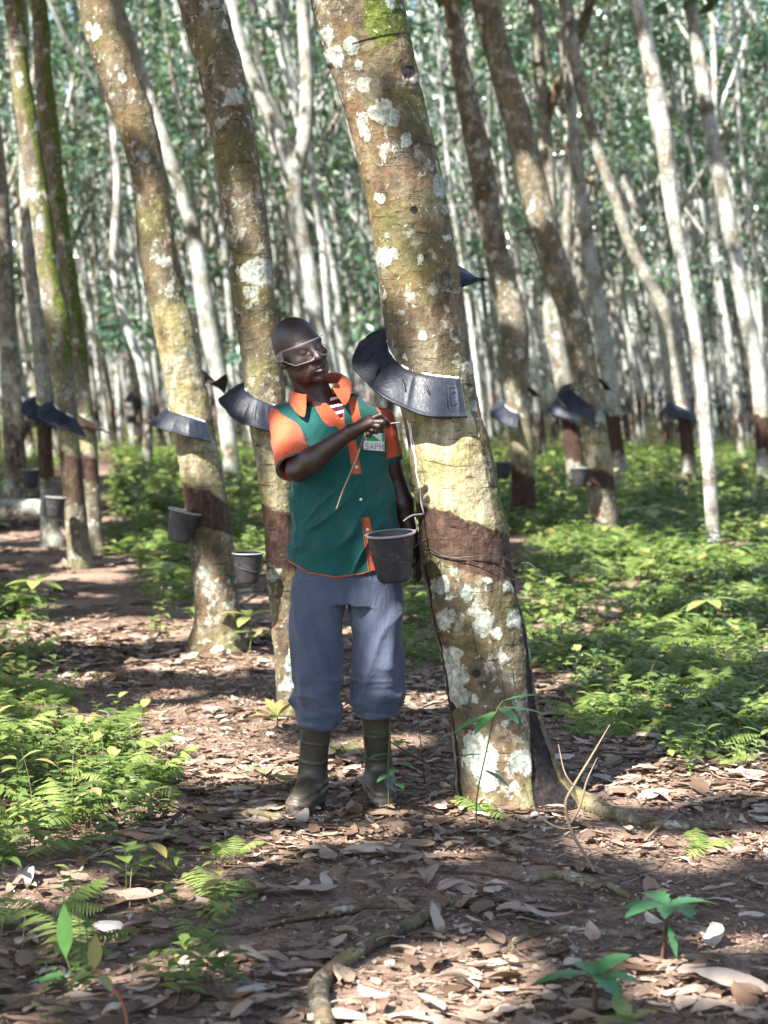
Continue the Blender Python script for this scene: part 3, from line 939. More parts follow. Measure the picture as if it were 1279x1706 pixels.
treeH, _ = near_tree([(828, 1018, 1046), (780, 1018, 1044), (700, 1010, 1034), (600, 1000, 1026), (500, 985, 1008), (400, 968, 990), (300, 955, 975), (150, 940, 958), (0, 930, 946)], 27.6,
                     'slim trunk with whitewashed looking sunlit foot behind the streaked leaning trunk', BARK_PALE, std_zone(1.1, .6, .2, 1.2, .9, 0, 10), 36, .05, 73, .04, leaves=700)
treeI, _ = near_tree([(905, 1174, 1200), (890, 1176, 1199), (790, 1170, 1193), (665, 1161, 1182), (540, 1146, 1167), (450, 1128, 1150), (350, 1108, 1132), (225, 1090, 1120), (100, 1068, 1097), (0, 1048, 1072)], 19.0,
                     'slender pale grey young tree standing in the sunlit undergrowth at right', BARK_PALE, None, 40, .03, 79, .03, leaves=700)
treeJ, pathJ = near_tree([(828, 1136, 1163), (810, 1136, 1161), (730, 1132, 1156), (660, 1121, 1147), (540, 1105, 1132), (425, 1046, 1068), (325, 1012, 1032), (240, 982, 1002), (125, 953, 974), (0, 935, 952)], 27.0,
                         'crooked grey trunk with guard left of the slender pale tree', BARK_MID, std_zone(1.2, .6, .3, 1.2, .8, .3, 12), 36, .05, 83, .05, leaves=800)
make_guard(pathJ, lambda p: 1.22 - .5 * .12 * p, -2.2, .8, lambda p: .15 + 0 * p, lambda p: .14 + 0 * p, 'dark blue guard on the crooked grey trunk', None, 30, seed=23, tucks=2)
treeL, _ = near_tree([(815, 1262, 1290), (700, 1256, 1282), (620, 1248, 1276), (500, 1224, 1250), (400, 1205, 1232), (300, 1188, 1212), (150, 1160, 1184), (0, 1138, 1160)], 28.5,
                     'tall pale grey trunk leaning near the right edge', BARK_PALE, std_zone(1.1, .6, .2, 1.2, .9, 0, 14), 36, .05, 89, .04, leaves=700)
treeM, _ = near_tree([(842, -62, -20), (700, -70, -30), (500, -86, -48), (300, -110, -74), (0, -140, -110)], 21, 'unseen trunk beyond the left edge', BARK_MID, None, 30, .06, 91, .05, crown=False) if False else (None, None)
treeN, _ = near_tree([(818, 372, 400), (760, 370, 397), (650, 355, 382), (540, 330, 362), (400, 312, 338), (300, 282, 306), (200, 250, 272), (100, 218, 238), (0, 186, 205)], 27.5,
                     'white sunlit slim trunk showing between the two leaning left trees', BARK_PALE, None, 36, .05, 93, .04, leaves=700)
DQ = 29.0
treeQ, _ = near_tree([(812, 553, 582), (700, 545, 573), (560, 518, 546), (450, 500, 528), (340, 478, 506), (295, 474, 504), (200, 440, 462), (100, 398, 420), (0, 376, 392)], DQ,
                     'white forked tree behind the worker\'s head', BARK_PALE, None, 36, .05, 97, .04, leaves=700)
mb = MB(); b = np.array(treeQ.location)
add_tube(mb, np.array([P(488, 320, DQ), P(497, 270, DQ), P(508, 220, DQ), P(511, 130, DQ), P(503, 0, DQ), P(498, -100, DQ)]) - b, [.12, .115, .11, .10, .085, .07], 12, 30)
mb.build('limb', [BARK_PALE], treeQ)
# ================================================================== far forest
class _T: pass


def tree_template(seed, mat, h=15.0, r=.13, leaves=1500, fork=True):
    r0 = np.random.default_rng(seed)
    n = 9
    z = np.linspace(-.2, h, n)
    lean = r0.uniform(.05, .20)
    x = -lean * z - .012 * z * z * r0.uniform(-.6, .9) + np.cumsum(r0.normal(size=n) * .13); x -= x[0]
    y = np.cumsum(r0.normal(size=n) * .16); y -= y[0]
    pts = np.stack([x, y, z], -1); rad = r * np.linspace(1.05, .32, n) * r0.uniform(.92, 1.08, n)
    V, F, _, path = trunk_geo(pts, rad, 12, .30, seed, .03, root_flare(4, seed, .25, .05))
    zt, zb = r0.uniform(.7, 1.0), r0.uniform(.3, .5)
    mb = MB()
    bandz = np.minimum(sstep(zb - .05, zb + .05, V[:, 2]), sstep(1.15, 1.05, V[:, 2])) * .62
    mb.add(V, F, 0, band=bandz)
    cl, rd = [], []
    tips = [pts[-1]]
    if fork:
        for k in range(r0.integers(2, 5)):
            zf = r0.uniform(3.0, 9.5); i = np.interp(zf, pts[:, 2], np.arange(n))
            s = np.array([np.interp(zf, pts[:, 2], pts[:, q]) for q in range(3)]); rr = np.interp(zf, pts[:, 2], rad)
            az = r0.uniform(0, 6.28); L = r0.uniform(3, 6)
            e = s + np.array([math.cos(az) * L * .32, math.sin(az) * L * .32, L])
            m = s + (e - s) * .35 + np.array([math.cos(az), math.sin(az), 0]) * L * .10
            add_tube(mb, [s, m, e], [rr * .72, rr * .55, rr * .25], 8, 12)
            tips += [e, m + (e - m) * .5]
    for tpt in tips:
        for q in range(3):
            cl.append(tpt + r0.normal(size=3) * np.array([1.0, 1.0, .9])); rd.append(r0.uniform(.5, 1.1))
    for q in range(10):
        zz = r0.uniform(3.0, h); cl.append(np.array([np.interp(zz, pts[:, 2], x) + r0.normal() * 1.1, r0.normal() * 1.1, zz])); rd.append(r0.uniform(.35, .8))
    t = _T()
    t.trunk = mb.mesh('trunk', [mat])
    V, F, rn = leaf_cloud(cl, rd, [leaves // len(cl)] * len(cl), .20, seed + 1)
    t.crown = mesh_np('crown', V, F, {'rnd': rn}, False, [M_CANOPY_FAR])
    return t


BARK_WHITE = bark('whitish_bark', 1.25, .1, .1)
TPL = [tree_template(200 + i, [BARK_PALE, BARK_WHITE, BARK_MID, BARK_WHITE, BARK_PALE, BARK_WHITE][i], r=[.082, .068, .10, .075, .085, .058][i], leaves=1000, h=[15, 16, 15, 14, 17, 15][i]) for i in range(6)]

# template guard + cup for distant trees
_c = np.array([[0, 0, -1], [0, 0, 3]], float); _r = np.array([.125, .125])
gV, gF, _ = guard_geo((_c, _r), lambda p: 1.22 - .05 * p, -2.2, .9, lambda p: .12 + 0 * p, lambda p: .13 + 0 * p, 22, seed=4, tucks=2)
guard_far = mesh_np('rain_guard', gV - np.array([0, 0, 1.2]), gF, None, True, [M_PLASTIC])

FGX = [(t.location.x, t.location.y) for t in (main_root, tree2, tree3, treeA, treeB, treeC, treeD, treeE, treeF, treeG, treeH, treeI, treeJ, treeL, treeN, treeQ)]
fr = np.random.default_rng(77)
placed = list(FGX)
far = []
tries = 0
while len(far) < 300 and tries < 60000:
    tries += 1
    D = 23 + (104 - 23) * fr.random() ** .85
    x = fr.uniform(-.225, .225) * D + fr.uniform(-1.5, 1.5)
    if any((x - a) ** 2 + (D - b) ** 2 < (1.25 if D > 45 else 1.5) ** 2 for a, b in placed): continue
    # keep the open strip of ground between the near rows free
    px, py = to_px(np.array([x, D, 0.0]))
    if D < 33 and (-60 < px < 1560): continue
    placed.append((x, D)); far.append((x, D))
far.sort(key=lambda q: q[1])
for i, (x, D) in enumerate(far):
    k = int(fr.integers(0, 6))
    t = TPL[k]
    root = empty('rubber_tree', (x, D, float(gh(x, D)) - .03))
    s = fr.uniform(.85, 1.2)
    root.rotation_euler.z = fr.uniform(-.6, .6); root.scale = (s * fr.uniform(.85, 1.15), s, s)
    root.scale.y = root.scale.x
    side = 'left' if x < 0 else 'right'
    if D < 42:
        lab = 'slender rubber trunk in the blurred rows behind the near trees, %s half' % side
    else:
        lab = 'thin distant rubber trunk deep in the back of the plantation, %s half' % side
    tag(root, lab, 'tree', ('middle' if D < 42 else 'far') + ' plantation trees, %s half' % side)
    link('trunk', t.trunk, root); link('crown', t.crown, root)
    if D < 50 and fr.random() < .62:
        rs = s * [.082, .068, .10, .075, .085, .058][k] / .125
        g = link('rain_guard', guard_far)
        g.location = (x - .14 * 1.2 * s, D, fr.uniform(1.1, 1.4)); g.scale = (rs, rs, 1); g.rotation_euler.z = fr.uniform(-.5, .4)
        tag(g, 'small dark rain guard on a blurred plantation trunk far behind', 'rain guard', 'guards on the distant trunks')
        if fr.random() < .6:
            make_cup((x - .10 - .2 * rs, D - .05, fr.uniform(.55, .8)), 'tiny black cup on a blurred plantation trunk far behind', 'cups on the distant trunks', 1.1)

# past the single trees : the thin stems of the deepest rows, seen only as a mass
mb = MB()
for i in range(420):
    D = 50 + 62 * fr.random(); x = fr.uniform(-.23, .23) * D
    h = fr.uniform(10, 20); ln = fr.uniform(.04, .22); r_ = fr.uniform(.035, .085)
    p0 = np.array([x, D, 0.0]); w_ = fr.normal(size=(3, 2)) * .22
    q = [p0, p0 + [-ln * h * .3 + w_[0, 0], w_[0, 1], h * .33], p0 + [-ln * h * .7 + w_[1, 0], w_[1, 1], h * .66], p0 + [-ln * h + w_[2, 0], w_[2, 1], h]]
    add_tube(mb, q, [r_, r_ * .85, r_ * .6, r_ * .3], 7, 12, caps=False)
    if fr.random() < .5:
        s_ = np.array(q[1]) + (np.array(q[2]) - q[1]) * fr.random(); e_ = s_ + [fr.normal() * 1.5, fr.normal(), fr.uniform(3, 6)]
        add_tube(mb, [s_, (s_ + e_) / 2 + [fr.normal() * .3, 0, -.3], e_], [r_ * .6, r_ * .45, r_ * .2], 6, 8, caps=False)
# and the rows that run on to either side of what the camera frames
for i in range(620):
    D = 14 + 96 * fr.random() ** .8; x = fr.choice([-1, 1]) * (fr.uniform(.25, .62) * D + 1.5)
    h = fr.uniform(11, 18); ln = fr.uniform(.04, .2); r_ = fr.uniform(.06, .12)
    p0 = np.array([x, D, -.05]); w_ = fr.normal(size=(3, 2)) * .2
    q = [p0, p0 + [-ln * h * .3 + w_[0, 0], w_[0, 1], h * .33], p0 + [-ln * h * .7 + w_[1, 0], w_[1, 1], h * .66], p0 + [-ln * h + w_[2, 0], w_[2, 1], h]]
    if x > 0 and x - ln * h < .24 * D and D < 30: continue
    add_tube(mb, q, [r_, r_ * .85, r_ * .6, r_ * .3], 8, 12, caps=False)
o = mb.build('distant_forest_stems', [BARK_WHITE]); tag(o, 'countless thin pale stems of the deepest plantation rows', 'forest', None, 'stuff')

# mass of foliage in and behind the far rows (lower branches, saplings, canopy edge)
cl, rd, ct = [], [], []
for i in range(900):
    D = 34 + 78 * fr.random() ** .8
    x = fr.uniform(-.24, .24) * D
    top = 1.5 + .26 * D
    z = fr.uniform(1.2, top) if fr.random() < .9 else fr.uniform(.2, 1.2)
    if vnoise(np.array([x, D * .5, z]), .30, 15, 2) < .02: continue
    cl.append((x, D, z)); rd.append(fr.uniform(.5, 1.0) * (D / 45) ** .6); ct.append(int(95 * fr.uniform(.6, 1.3)))
ct = [int(c_ * .8) for c_ in ct]
for i in range(1000):
    D = 22 + 85 * fr.random() ** .8; x = fr.choice([-1, 1]) * (fr.uniform(.27, .62) * D + 1.5)
    cl.append((x, D, fr.uniform(1.5, 2 + .26 * D))); rd.append(fr.uniform(.8, 1.5) * (D / 45) ** .5); ct.append(130)
V, F, rn = leaf_cloud(cl, rd, ct, .30, 301)
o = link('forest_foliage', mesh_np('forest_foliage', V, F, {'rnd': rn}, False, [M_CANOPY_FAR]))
tag(o, 'mass of dark green plantation leaves filling the far rows', 'foliage', None, 'stuff')
cl, rd, ct = [], [], []
for i in range(44 + 110):
    D = fr.uniform(85, 125); x = (fr.uniform(-.26, .26) if i < 44 else fr.choice([-1, 1]) * fr.uniform(.27, .7)) * D
    cl.append((x, D, fr.uniform(.5, 26))); rd.append(fr.uniform(1.6, 3.2)); ct.append(230)
V, F, rn = leaf_cloud(cl, rd, ct, .55, 302)
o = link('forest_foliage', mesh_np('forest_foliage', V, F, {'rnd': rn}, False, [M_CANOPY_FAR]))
tag(o, 'solid leafy depth of the plantation at the very back', 'foliage', None, 'stuff')

# ================================================================== unseen canopy added and pierced to dapple the near scene
def g0(px, py, r):
    p = G(px, py); hole(p, r)


g0(690, 1630, .20); g0(745, 1595, .13); g0(650, 1690, .14); g0(770, 1660, .13); g0(600, 1720, .12)
g0(340, 1200, .36); g0(410, 1195, .32); g0(300, 1240, .20); g0(430, 1265, .20); g0(370, 1230, .2); g0(560, 1290, .14); g0(380, 1300, .14); g0(690, 1170, .2); g0(640, 1240, .14); g0(280, 1150, .10)
g0(130, 1050, .6); g0(180, 1050, .55); g0(50, 1040, .26)
g0(370, 1100, .34); g0(430, 1095, .3); g0(310, 1105, .2); g0(140, 960, .3)
for q in ((1050, 930), (1110, 945), (1150, 960), (1000, 915), (1230, 955), (1190, 940), (1080, 960)): g0(*q, .50)
g0(1080, 1060, .26); g0(1180, 1060, .24); g0(1120, 1090, .12); g0(1240, 1110, .12); g0(1200, 1150, .08)
for q in ((820, 850), (930, 860), (760, 1000), (990, 1130), (1260, 1200), (350, 850), (420, 880), (270, 830), (1160, 870), (1060, 840)): g0(*q, .16)
g0(1080, 1270, .15); g0(1180, 1300, .13); g0(950, 1360, .10); g0(1090, 1330, .12); g0(1240, 1310, .12)
g0(200, 1320, .12); g0(230, 1360, .12); g0(100, 1250, .12); g0(260, 1180, .10); g0(470, 1360, .09); g0(80, 1340, .08); g0(440, 1180, .1)
for q in ((900, 900), (960, 930), (1000, 1010), (1100, 1010), (1240, 1010), (930, 1040), (820, 820), (1000, 850), (1150, 830), (880, 1000), (950, 1070), (1230, 1080)): g0(*q, .25)
for q in ((1010, 1180), (1130, 1230), (1190, 1200), (1080, 1160)): g0(*q, .08)
for q in ((560, 860), (470, 860), (240, 830), (300, 820), (400, 830), (720, 860), (900, 830), (1250, 840)): g0(*q, .5)
for q in ((1000, 1300), (1250, 1270), (1130, 1310), (1040, 1400), (1220, 1400)): g0(*q, .13)
for q in ((220, 1500), (330, 1600), (1180, 1560), (1090, 1600), (1230, 1650), (150, 1640)): g0(*q, .045)
for q in ((100, 1130), (180, 1220), (30, 1250), (130, 1380), (250, 1290)): g0(*q, .15)
g0(40, 1180, .12); g0(160, 1270, .12); g0(220, 1240, .10); g0(60, 1400, .08); g0(20, 1500, .07)
g0(320, 1480, .08); g0(500, 1400, .06); g0(120, 1560, .05); g0(860, 1620, .06); g0(1100, 1640, .06); g0(600, 1400, .09)
# sun on the trunks
for z in (1.02, 1.10, 1.19, 1.28): hole(on_trunk(main_path, -.35, z), .115)
for z in (1.95, 2.05, 2.16, 2.28, 2.42, 2.55): hole(on_trunk(main_path, -1.0, z), .085)
for z, a in ((2.75, -.4), (1.75, .1), (2.2, .3)): hole(on_trunk(main_path, a, z), .045)
hole(P(800, 1270, D0 - .2), .09); hole(P(810, 1290, D0 - .2), .07); hole(P(815, 1040, D0 - .2), .055); hole(P(790, 1335, D0 - .2), .10); hole(P(850, 1270, D0 - .2), .06)
for py, rr in ((545, .20), (600, .20), (655, .18), (690, .12), (500, .14), (430, .10), (330, .10), (1040, .14), (975, .08), (110, .12), (60, .1)):
    hole(P({545: 282, 600: 290, 655: 300, 690: 312, 500: 270, 430: 258, 330: 243, 1040: 350, 975: 350, 110: 180, 60: 160}[py], py, DT2 - .2), rr)
for px, py, rr in ((425, 380, .08), (428, 450, .08), (440, 520, .07), (425, 640, .10), (420, 600, .08), (405, 330, .06), (470, 1000, .06), (455, 960, .05)): hole(P(px, py, DT3 - .15), rr)
for px, py, D, rr in ((130, 900, DA, .25), (135, 850, DA, .2), (130, 800, DA, .15), (75, 420, DA, .25), (160, 840, 17.5, .2), (150, 700, 17.5, .2), (30, 850, 20, .5), (20, 620, 21.5, .4), (860, 700, DE, .16), (995, 850, DF, .12), (1028, 790, 27, .4),
                      (1150, 600, 27, .4), (1185, 880, 19, .3), (850, 500, DE, .12), (960, 760, DG, .3), (30, 300, DA, .4)):
    hole(P(px, py, D - .15), rr)
# sun on the worker: sleeve, shoulder, trouser leg, boot toe
hole(P(480, 715, 6.85), .075); hole(P(470, 745, 6.85), .06); hole(P(510, 660, 6.85), .05); hole(P(590, 645, 6.9), .05); hole(P(470, 690, 6.85), .05)
hole(P(630, 1060, 6.85), .05); hole(P(620, 1110, 6.85), .05); hole(P(640, 1000, 6.85), .05); hole(P(655, 1080, 6.85), .05)
hole(P(505, 1345, 6.8), .04); hole(P(650, 1345, 6.8), .05); hole(P(600, 905, 6.8), .03)
cr0 = np.random.default_rng(31)
for rows_, D_ in (([(577, 640), (560, 580), (520, 470), (508, 410), (490, 310)], DQ), ([(508, 220), (510, 130), (503, 40)], DQ), ([(450, 200), (420, 130), (400, 60)], DQ), ([(375, 700), (362, 600), (330, 450), (290, 290), (255, 180)], 27.5),
                 ([(1148, 640), (1110, 530), (1050, 400), (1010, 300)], 27.0), ([(1180, 720), (1150, 520), (1110, 300), (1085, 150)], 19.0), ([(1268, 640), (1240, 520), (1200, 330), (1160, 100)], 28.5), ([(955, 760), (920, 560), (915, 350)], DG)):
    for px, py in rows_: hole(P(px, py, D_ - .15), cr0.uniform(.2, .42))
cr = np.random.default_rng(404)
# loose sprinkle of small gaps over the undergrowth and path
for i in range(80):
    D = cr.uniform(4.2, 20); x = cr.uniform(-.2, .2) * D
    px, py = to_px(np.array([x, D, 0.0]))
    if 430 < px < 900 and 1180 < py < 1420: continue
    hole((x, D, 0), cr.uniform(.02, .08) * (1 + D / 20))


for a_, k_ in PENDING: _upper_tree(*a_, **k_)


def clear_of_holes(p, r):
    for q, hr in HOLES:
        w = p - q; al = w @ SUN
        if al > 0 and np.linalg.norm(w - al * SUN) < hr + r: return False
    return True


cl, rd, ct = [], [], []
for i in range(1900):
    D = cr.uniform(1.5, 33.0); x = cr.uniform(-1, 1) * (.21 * D + 1.8)
    h = 8.5 + cr.uniform(-1.4, 2.5)
    o3 = SUN * (h / SUN[2])
    cl.append((x + o3[0], D + o3[1], h)); rd.append(cr.uniform(.35, .75)); ct.append(int(cr.uniform(90, 170)))
# extra leaf clumps added to shade the worker and the big trunk, between the gaps
for px, py, D in [(560, 760, 6.85), (560, 840, 6.85), (600, 800, 6.85), (520, 880, 6.85), (590, 900, 6.85), (500, 570, 6.85), (520, 620, 6.85), (520, 980, 6.85), (510, 1100, 6.85), (540, 1040, 6.8), (500, 1020, 6.8), (560, 1130, 6.8), (500, 1160, 6.8),  (530, 1180, 6.85), (620, 960, 6.85), (640, 740, 6.85), (620, 700, 6.8),
                  (655, 930, 6.7), (525, 1260, 6.9), (625, 1240, 6.9), (740, 500, 6.8), (700, 380, 6.8), (690, 250, 6.8), (640, 120, 6.8), (720, 640, 6.75), (760, 900, 6.8), (760, 960, 6.8), (790, 1110, 6.8), (800, 1180, 6.8), (700, 560, 6.7), (600, 620, 6.7)]:
    for k in range(10):
        t_ = cr.uniform(8.2, 12.5)
        cl.append(P(px, py, D) + SUN * t_ + cr.normal(size=3) * .12); rd.append(.34); ct.append(60)
V, F, rn = leaf_cloud(cl, rd, ct, .27, 405, holes=sun_holes)
o = link('added_shade_canopy', mesh_np('added_shade_canopy', V, F, {'rnd': rn}, False, [M_CANOPY]))  # unseen leaf layer added for shade, gaps aimed at the sunlit spots
tag(o, 'unseen overhead rubber leaves added and pierced to cast the dappled shade', 'foliage', None, 'stuff')
# ================================================================== ground
def axis(lo, hi, dense_lo, dense_hi, d, grow=1.35):
    a = list(np.arange(dense_lo, dense_hi, d))
    s = d; x = dense_lo; L = []
    while x > lo: s *= grow; x -= s; L.append(x)
    s = d; x = a[-1]; R = []
    while x < hi: s *= grow; x += s; R.append(x)
    return np.array(L[::-1] + a + R)


xs = axis(-500, 500, -3.4, 3.4, .035); ys = axis(-300, 900, 3.0, 15, .045)
X, Y = np.meshgrid(xs, ys)
Z = gh(X, Y) + .006 * vnoise(np.stack([X, Y, X * 0], -1), 18, 8, 2) * sstep(20, 12, Y)
Vg = np.stack([X, Y, Z], -1).reshape(-1, 3)
t = NT('soil')
co = t.coord('Object')
n1 = t.noise(co, 1.3, 4, .6); n2 = t.noise(co, 18, 5, .7); n3 = t.noise(co, 130, 3, .7)
c = t.ramp(n2, [(.28, (.056, .037, .027)), (.5, (.14, .096, .071)), (.72, (.27, .195, .150))])
c = t.mix(t.ss(n1, .45, .62), c, t.mix(n2, (.12, .078, .054), (.34, .245, .185)))
c = t.mix(.6, c, t.ramp(n3, [(.25, (.35, .35, .35)), (.75, (1.35, 1.35, 1.35))]), 'MULTIPLY')
vo = t.voro(t.mapping(co, (1, 1, .2)), 26)
c = t.mix(t.math('MULTIPLY', t.ss(vo.outputs['Distance'], .30, .22), .35), c, t.mix(.6, c, vo.outputs['Color'], 'OVERLAY'))
h = t.math('ADD', t.math('MULTIPLY', n2, .6), t.math('MULTIPLY', n3, .35))
M_SOIL = t.done(t.bsdf(c, .92, .12, t.bump(h, .02, .9)))
g = link('ground', mesh_np('ground', Vg, grid_faces(len(ys), len(xs)), None, True, [M_SOIL]))
tag(g, None, None, None, 'structure')

# ---------------------------------------------------------------- where the plants are
R_RIGHT = [(690, 950), (690, 680), (2200, 680), (2200, 1300), (1260, 1285), (1150, 1275), (1040, 1225), (940, 1190), (880, 1120), (860, 950)]
R_GAP = [(668, 950), (740, 950), (752, 1120), (735, 1135), (668, 1110)]
R_BACK = [(170, 680), (760, 680), (700, 960), (480, 960), (330, 935), (235, 890), (190, 850)]
R_LEFT = [(-900, 985), (50, 1000), (95, 1085), (200, 1180), (270, 1265), (300, 1330), (270, 1400), (170, 1455), (-900, 1470)]
R_LOW = [(-900, 1470), (170, 1430), (300, 1400), (400, 1470), (400, 1560), (330, 1720), (-900, 1760)]
R_MID = [(190, 900), (330, 930), (330, 1060), (240, 1060)]
R_FARL = [(-900, 680), (180, 680), (180, 780), (60, 840), (-60, 900), (-900, 930)]
SP_PATH = [(300, 1340), (480, 1240), (480, 1420), (330, 1420)]


def veg_density(px, py):
    wob = 14 * np.sin(px * .031 + py * .017) + 12 * np.sin(px * .011 - py * .043)
    d = np.zeros_like(px)
    for poly, amt, soft in ((R_RIGHT, 1.25, 30), (R_GAP, .9, 14), (R_BACK, .9, 25), (R_LEFT, 1.0, 30), (R_LOW, .85, 30), (R_MID, .35, 20), (R_FARL, .8, 20)):
        s = poly_sd(px, py, poly) + wob
        d = np.maximum(d, amt * sstep(-soft * .4, soft, s))
    return d


def scatter_ground(n, dmin, dmax, rnd, wid=.215, pad=.7, pw=1.0):
    """uniform points on the ground inside the (slightly widened) view"""
    D = np.sqrt(rnd.uniform(dmin ** 2, dmax ** 2, n)) if pw == 1.0 else dmin + (dmax - dmin) * rnd.random(n) ** pw
    x = rnd.uniform(-1, 1, n) * (wid * D + pad)
    return x, D


def rot_from(az, pitch, roll):
    """n rotation matrices, x axis = leaf direction"""
    ca, sa, cp, sp, cr_, sr = np.cos(az), np.sin(az), np.cos(pitch), np.sin(pitch), np.cos(roll), np.sin(roll)
    ax = np.stack([ca * cp, sa * cp, sp], -1)
    s0 = np.stack([-sa, ca, 0 * ca], -1); u0 = np.cross(ax, s0)
    sd = s0 * cr_[:, None] + u0 * sr[:, None]
    up = np.cross(ax, sd)
    return np.stack([ax, sd, up], -1)          # columns


def instance(templates, ti, pos, rot, scale, rnd):
    Vs, Fs, R = [], [], []; base = 0
    for k, (tv, tf) in enumerate(templates):
        ii = np.where(ti == k)[0]
        if not len(ii): continue
        v = np.einsum('nij,mj->nmi', rot[ii], tv) * scale[ii][:, None, None] + pos[ii][:, None]
        Vs.append(v.reshape(-1, 3))
        Fs.append((tf[None] + (np.arange(len(ii)) * len(tv))[:, None, None]).reshape(-1, tf.shape[1]) + base)
        R.append(np.repeat(rnd[ii], len(tv))); base += len(ii) * len(tv)
    return np.concatenate(Vs), np.concatenate(Fs), np.concatenate(R)


# ---------------------------------------------------------------- dry leaf litter
def dry_leaf(seed):
    r0 = np.random.default_rng(seed)
    nl, nw = 8, 5
    u = np.linspace(0, 1, nl); v = np.linspace(-1, 1, nw)
    U, W = np.meshgrid(u, v, indexing='ij')
    wid = .21 * np.sin(np.pi * np.clip(U * .96 + .02, 0, 1) ** .85) ** .8 * r0.uniform(.8, 1.25)
    wid = wid * (1 + .16 * vnoise(np.stack([U * 5, np.sign(W) * 2, U * 0 + seed], -1), 1, seed))
    x = U - .5
    y = W * wid + r0.normal() * .10 * (U - .5) ** 2 * 2
    curl = r0.uniform(-.15, .38); bend = r0.normal() * .15
    z = curl * (W * wid) ** 2 * 4.0 * r0.choice([1, 1, -.6]) + bend * (U - .5) ** 2 * 1.6 + .05 * vnoise(np.stack([U * 4, W * 2, U * 0], -1), 1, seed + 9)
    z -= .02 * (1 - np.abs(W)) * (1 if r0.random() < .5 else -1)
    z -= z.min() * .7
    return np.stack([x, y, z], -1).reshape(-1, 3), grid_faces(nl, nw)


DRY = [dry_leaf(500 + i) for i in range(22)]
M_DRY = leaf_mat('dry_leaf', [(0, (.044, .026, .017)), (.25, (.118, .072, .047)), (.5, (.21, .145, .104)), (.75, (.31, .24, .185)), (.93, (.42, .365, .305)), (1, (.22, .10, .04))], .62, .35, .12, (.4, .22, .1))
lr = np.random.default_rng(61)
x1, D1 = scatter_ground(26000, 3.7, 12.5, lr); x2, D2 = scatter_ground(9000, 12.5, 30, lr)
x = np.concatenate([x1, x2]); D = np.concatenate([D1, D2])
px, py = to_px(np.stack([x, D, 0 * x], -1))
vd = veg_density(px, py)
clump = vnoise(np.stack([x, D, 0 * x], -1), 1.7, 71, 2)
keep = lr.random(len(x)) < (1 - .55 * vd) * np.clip(.55 + 1.5 * clump, .06, 1)
# bare swept earth where the photo shows fine soil
bare = np.maximum(0, sstep(120, 40, np.hypot((px - 690), (py - 1620) * 1.3))) * .75
keep &= lr.random(len(x)) > bare
for rt_ in ([(545, 1720), (535, 1650), (590, 1585), (715, 1525), (750, 1500)], [(430, 1540), (550, 1517), (700, 1512)], [(850, 1570), (930, 1538), (1060, 1548)], [(880, 1470), (1060, 1485)], [(930, 1345), (1090, 1372), (1230, 1372)], [(200, 1588), (330, 1545), (400, 1528)]):
    for (ax0, ay0), (bx0, by0) in zip(rt_[:-1], rt_[1:]):
        tt_ = np.clip(((px - ax0) * (bx0 - ax0) + (py - ay0) * (by0 - ay0)) / ((bx0 - ax0) ** 2 + (by0 - ay0) ** 2), 0, 1)
        keep &= (np.hypot(px - ax0 - tt_ * (bx0 - ax0), py - ay0 - tt_ * (by0 - ay0)) > 24) | (lr.random(len(x)) < .12)
x, D = x[keep], D[keep]
n = len(x)
sc = np.where(D > 12.5, .14, .074) * np.clip(np.exp(lr.normal(-.15, .42, n)), .25, 1.9)
pos = np.stack([x, D, gh(x, D) + .004 + lr.random(n) ** 2 * .022], -1)
rot = rot_from(lr.uniform(0, 6.28, n), lr.normal(0, .09, n), lr.normal(0, .12, n))
flip = lr.random(n) < .3
V, F, rn = instance(DRY, lr.integers(0, len(DRY), n), pos, rot, sc, np.clip(lr.beta(2, 2, n) * .95 + (lr.random(n) < .02) * .4, 0, 1))
o = link('fallen_leaves', mesh_np('fallen_leaves', V, F, {'rnd': rn}, True, [M_DRY]))
tag(o, 'dry brown leaf litter covering the plantation path', 'leaf litter', None, 'stuff')

# crumbs of broken leaf, the fine grain of the litter
xc, Dc = scatter_ground(60000, 3.7, 10.5, lr)
pxc, pyc = to_px(np.stack([xc, Dc, 0 * xc], -1))
kc = lr.random(len(xc)) < (1 - .5 * veg_density(pxc, pyc))
xc, Dc = xc[kc], Dc[kc]; n = len(xc)
CR = []
for k in range(10):
    r_ = np.random.default_rng(900 + k); a_ = np.sort(r_.uniform(0, 6.28, 4)); rr_ = r_.uniform(.25, .6, 4)
    CR.append((np.stack([np.cos(a_) * rr_, np.sin(a_) * rr_ * .7, r_.normal(size=4) * .10 + .12], -1), np.array([[0, 1, 2, 3]])))
V, F, rn = instance(CR, lr.integers(0, 10, n), np.stack([xc, Dc, gh(xc, Dc) + .003 + .010 * lr.random(n) ** 2], -1), rot_from(lr.uniform(0, 6.28, n), lr.normal(0, .2, n), lr.normal(0, .2, n)), lr.uniform(.010, .038, n), np.clip(lr.beta(1.7, 2.2, n), 0, 1))
o = link('leaf_crumbs', mesh_np('leaf_crumbs', V, F, {'rnd': rn}, False, [M_DRY])); tag(o, 'broken crumbs of dead leaf covering the soil', 'leaf litter', None, 'stuff')

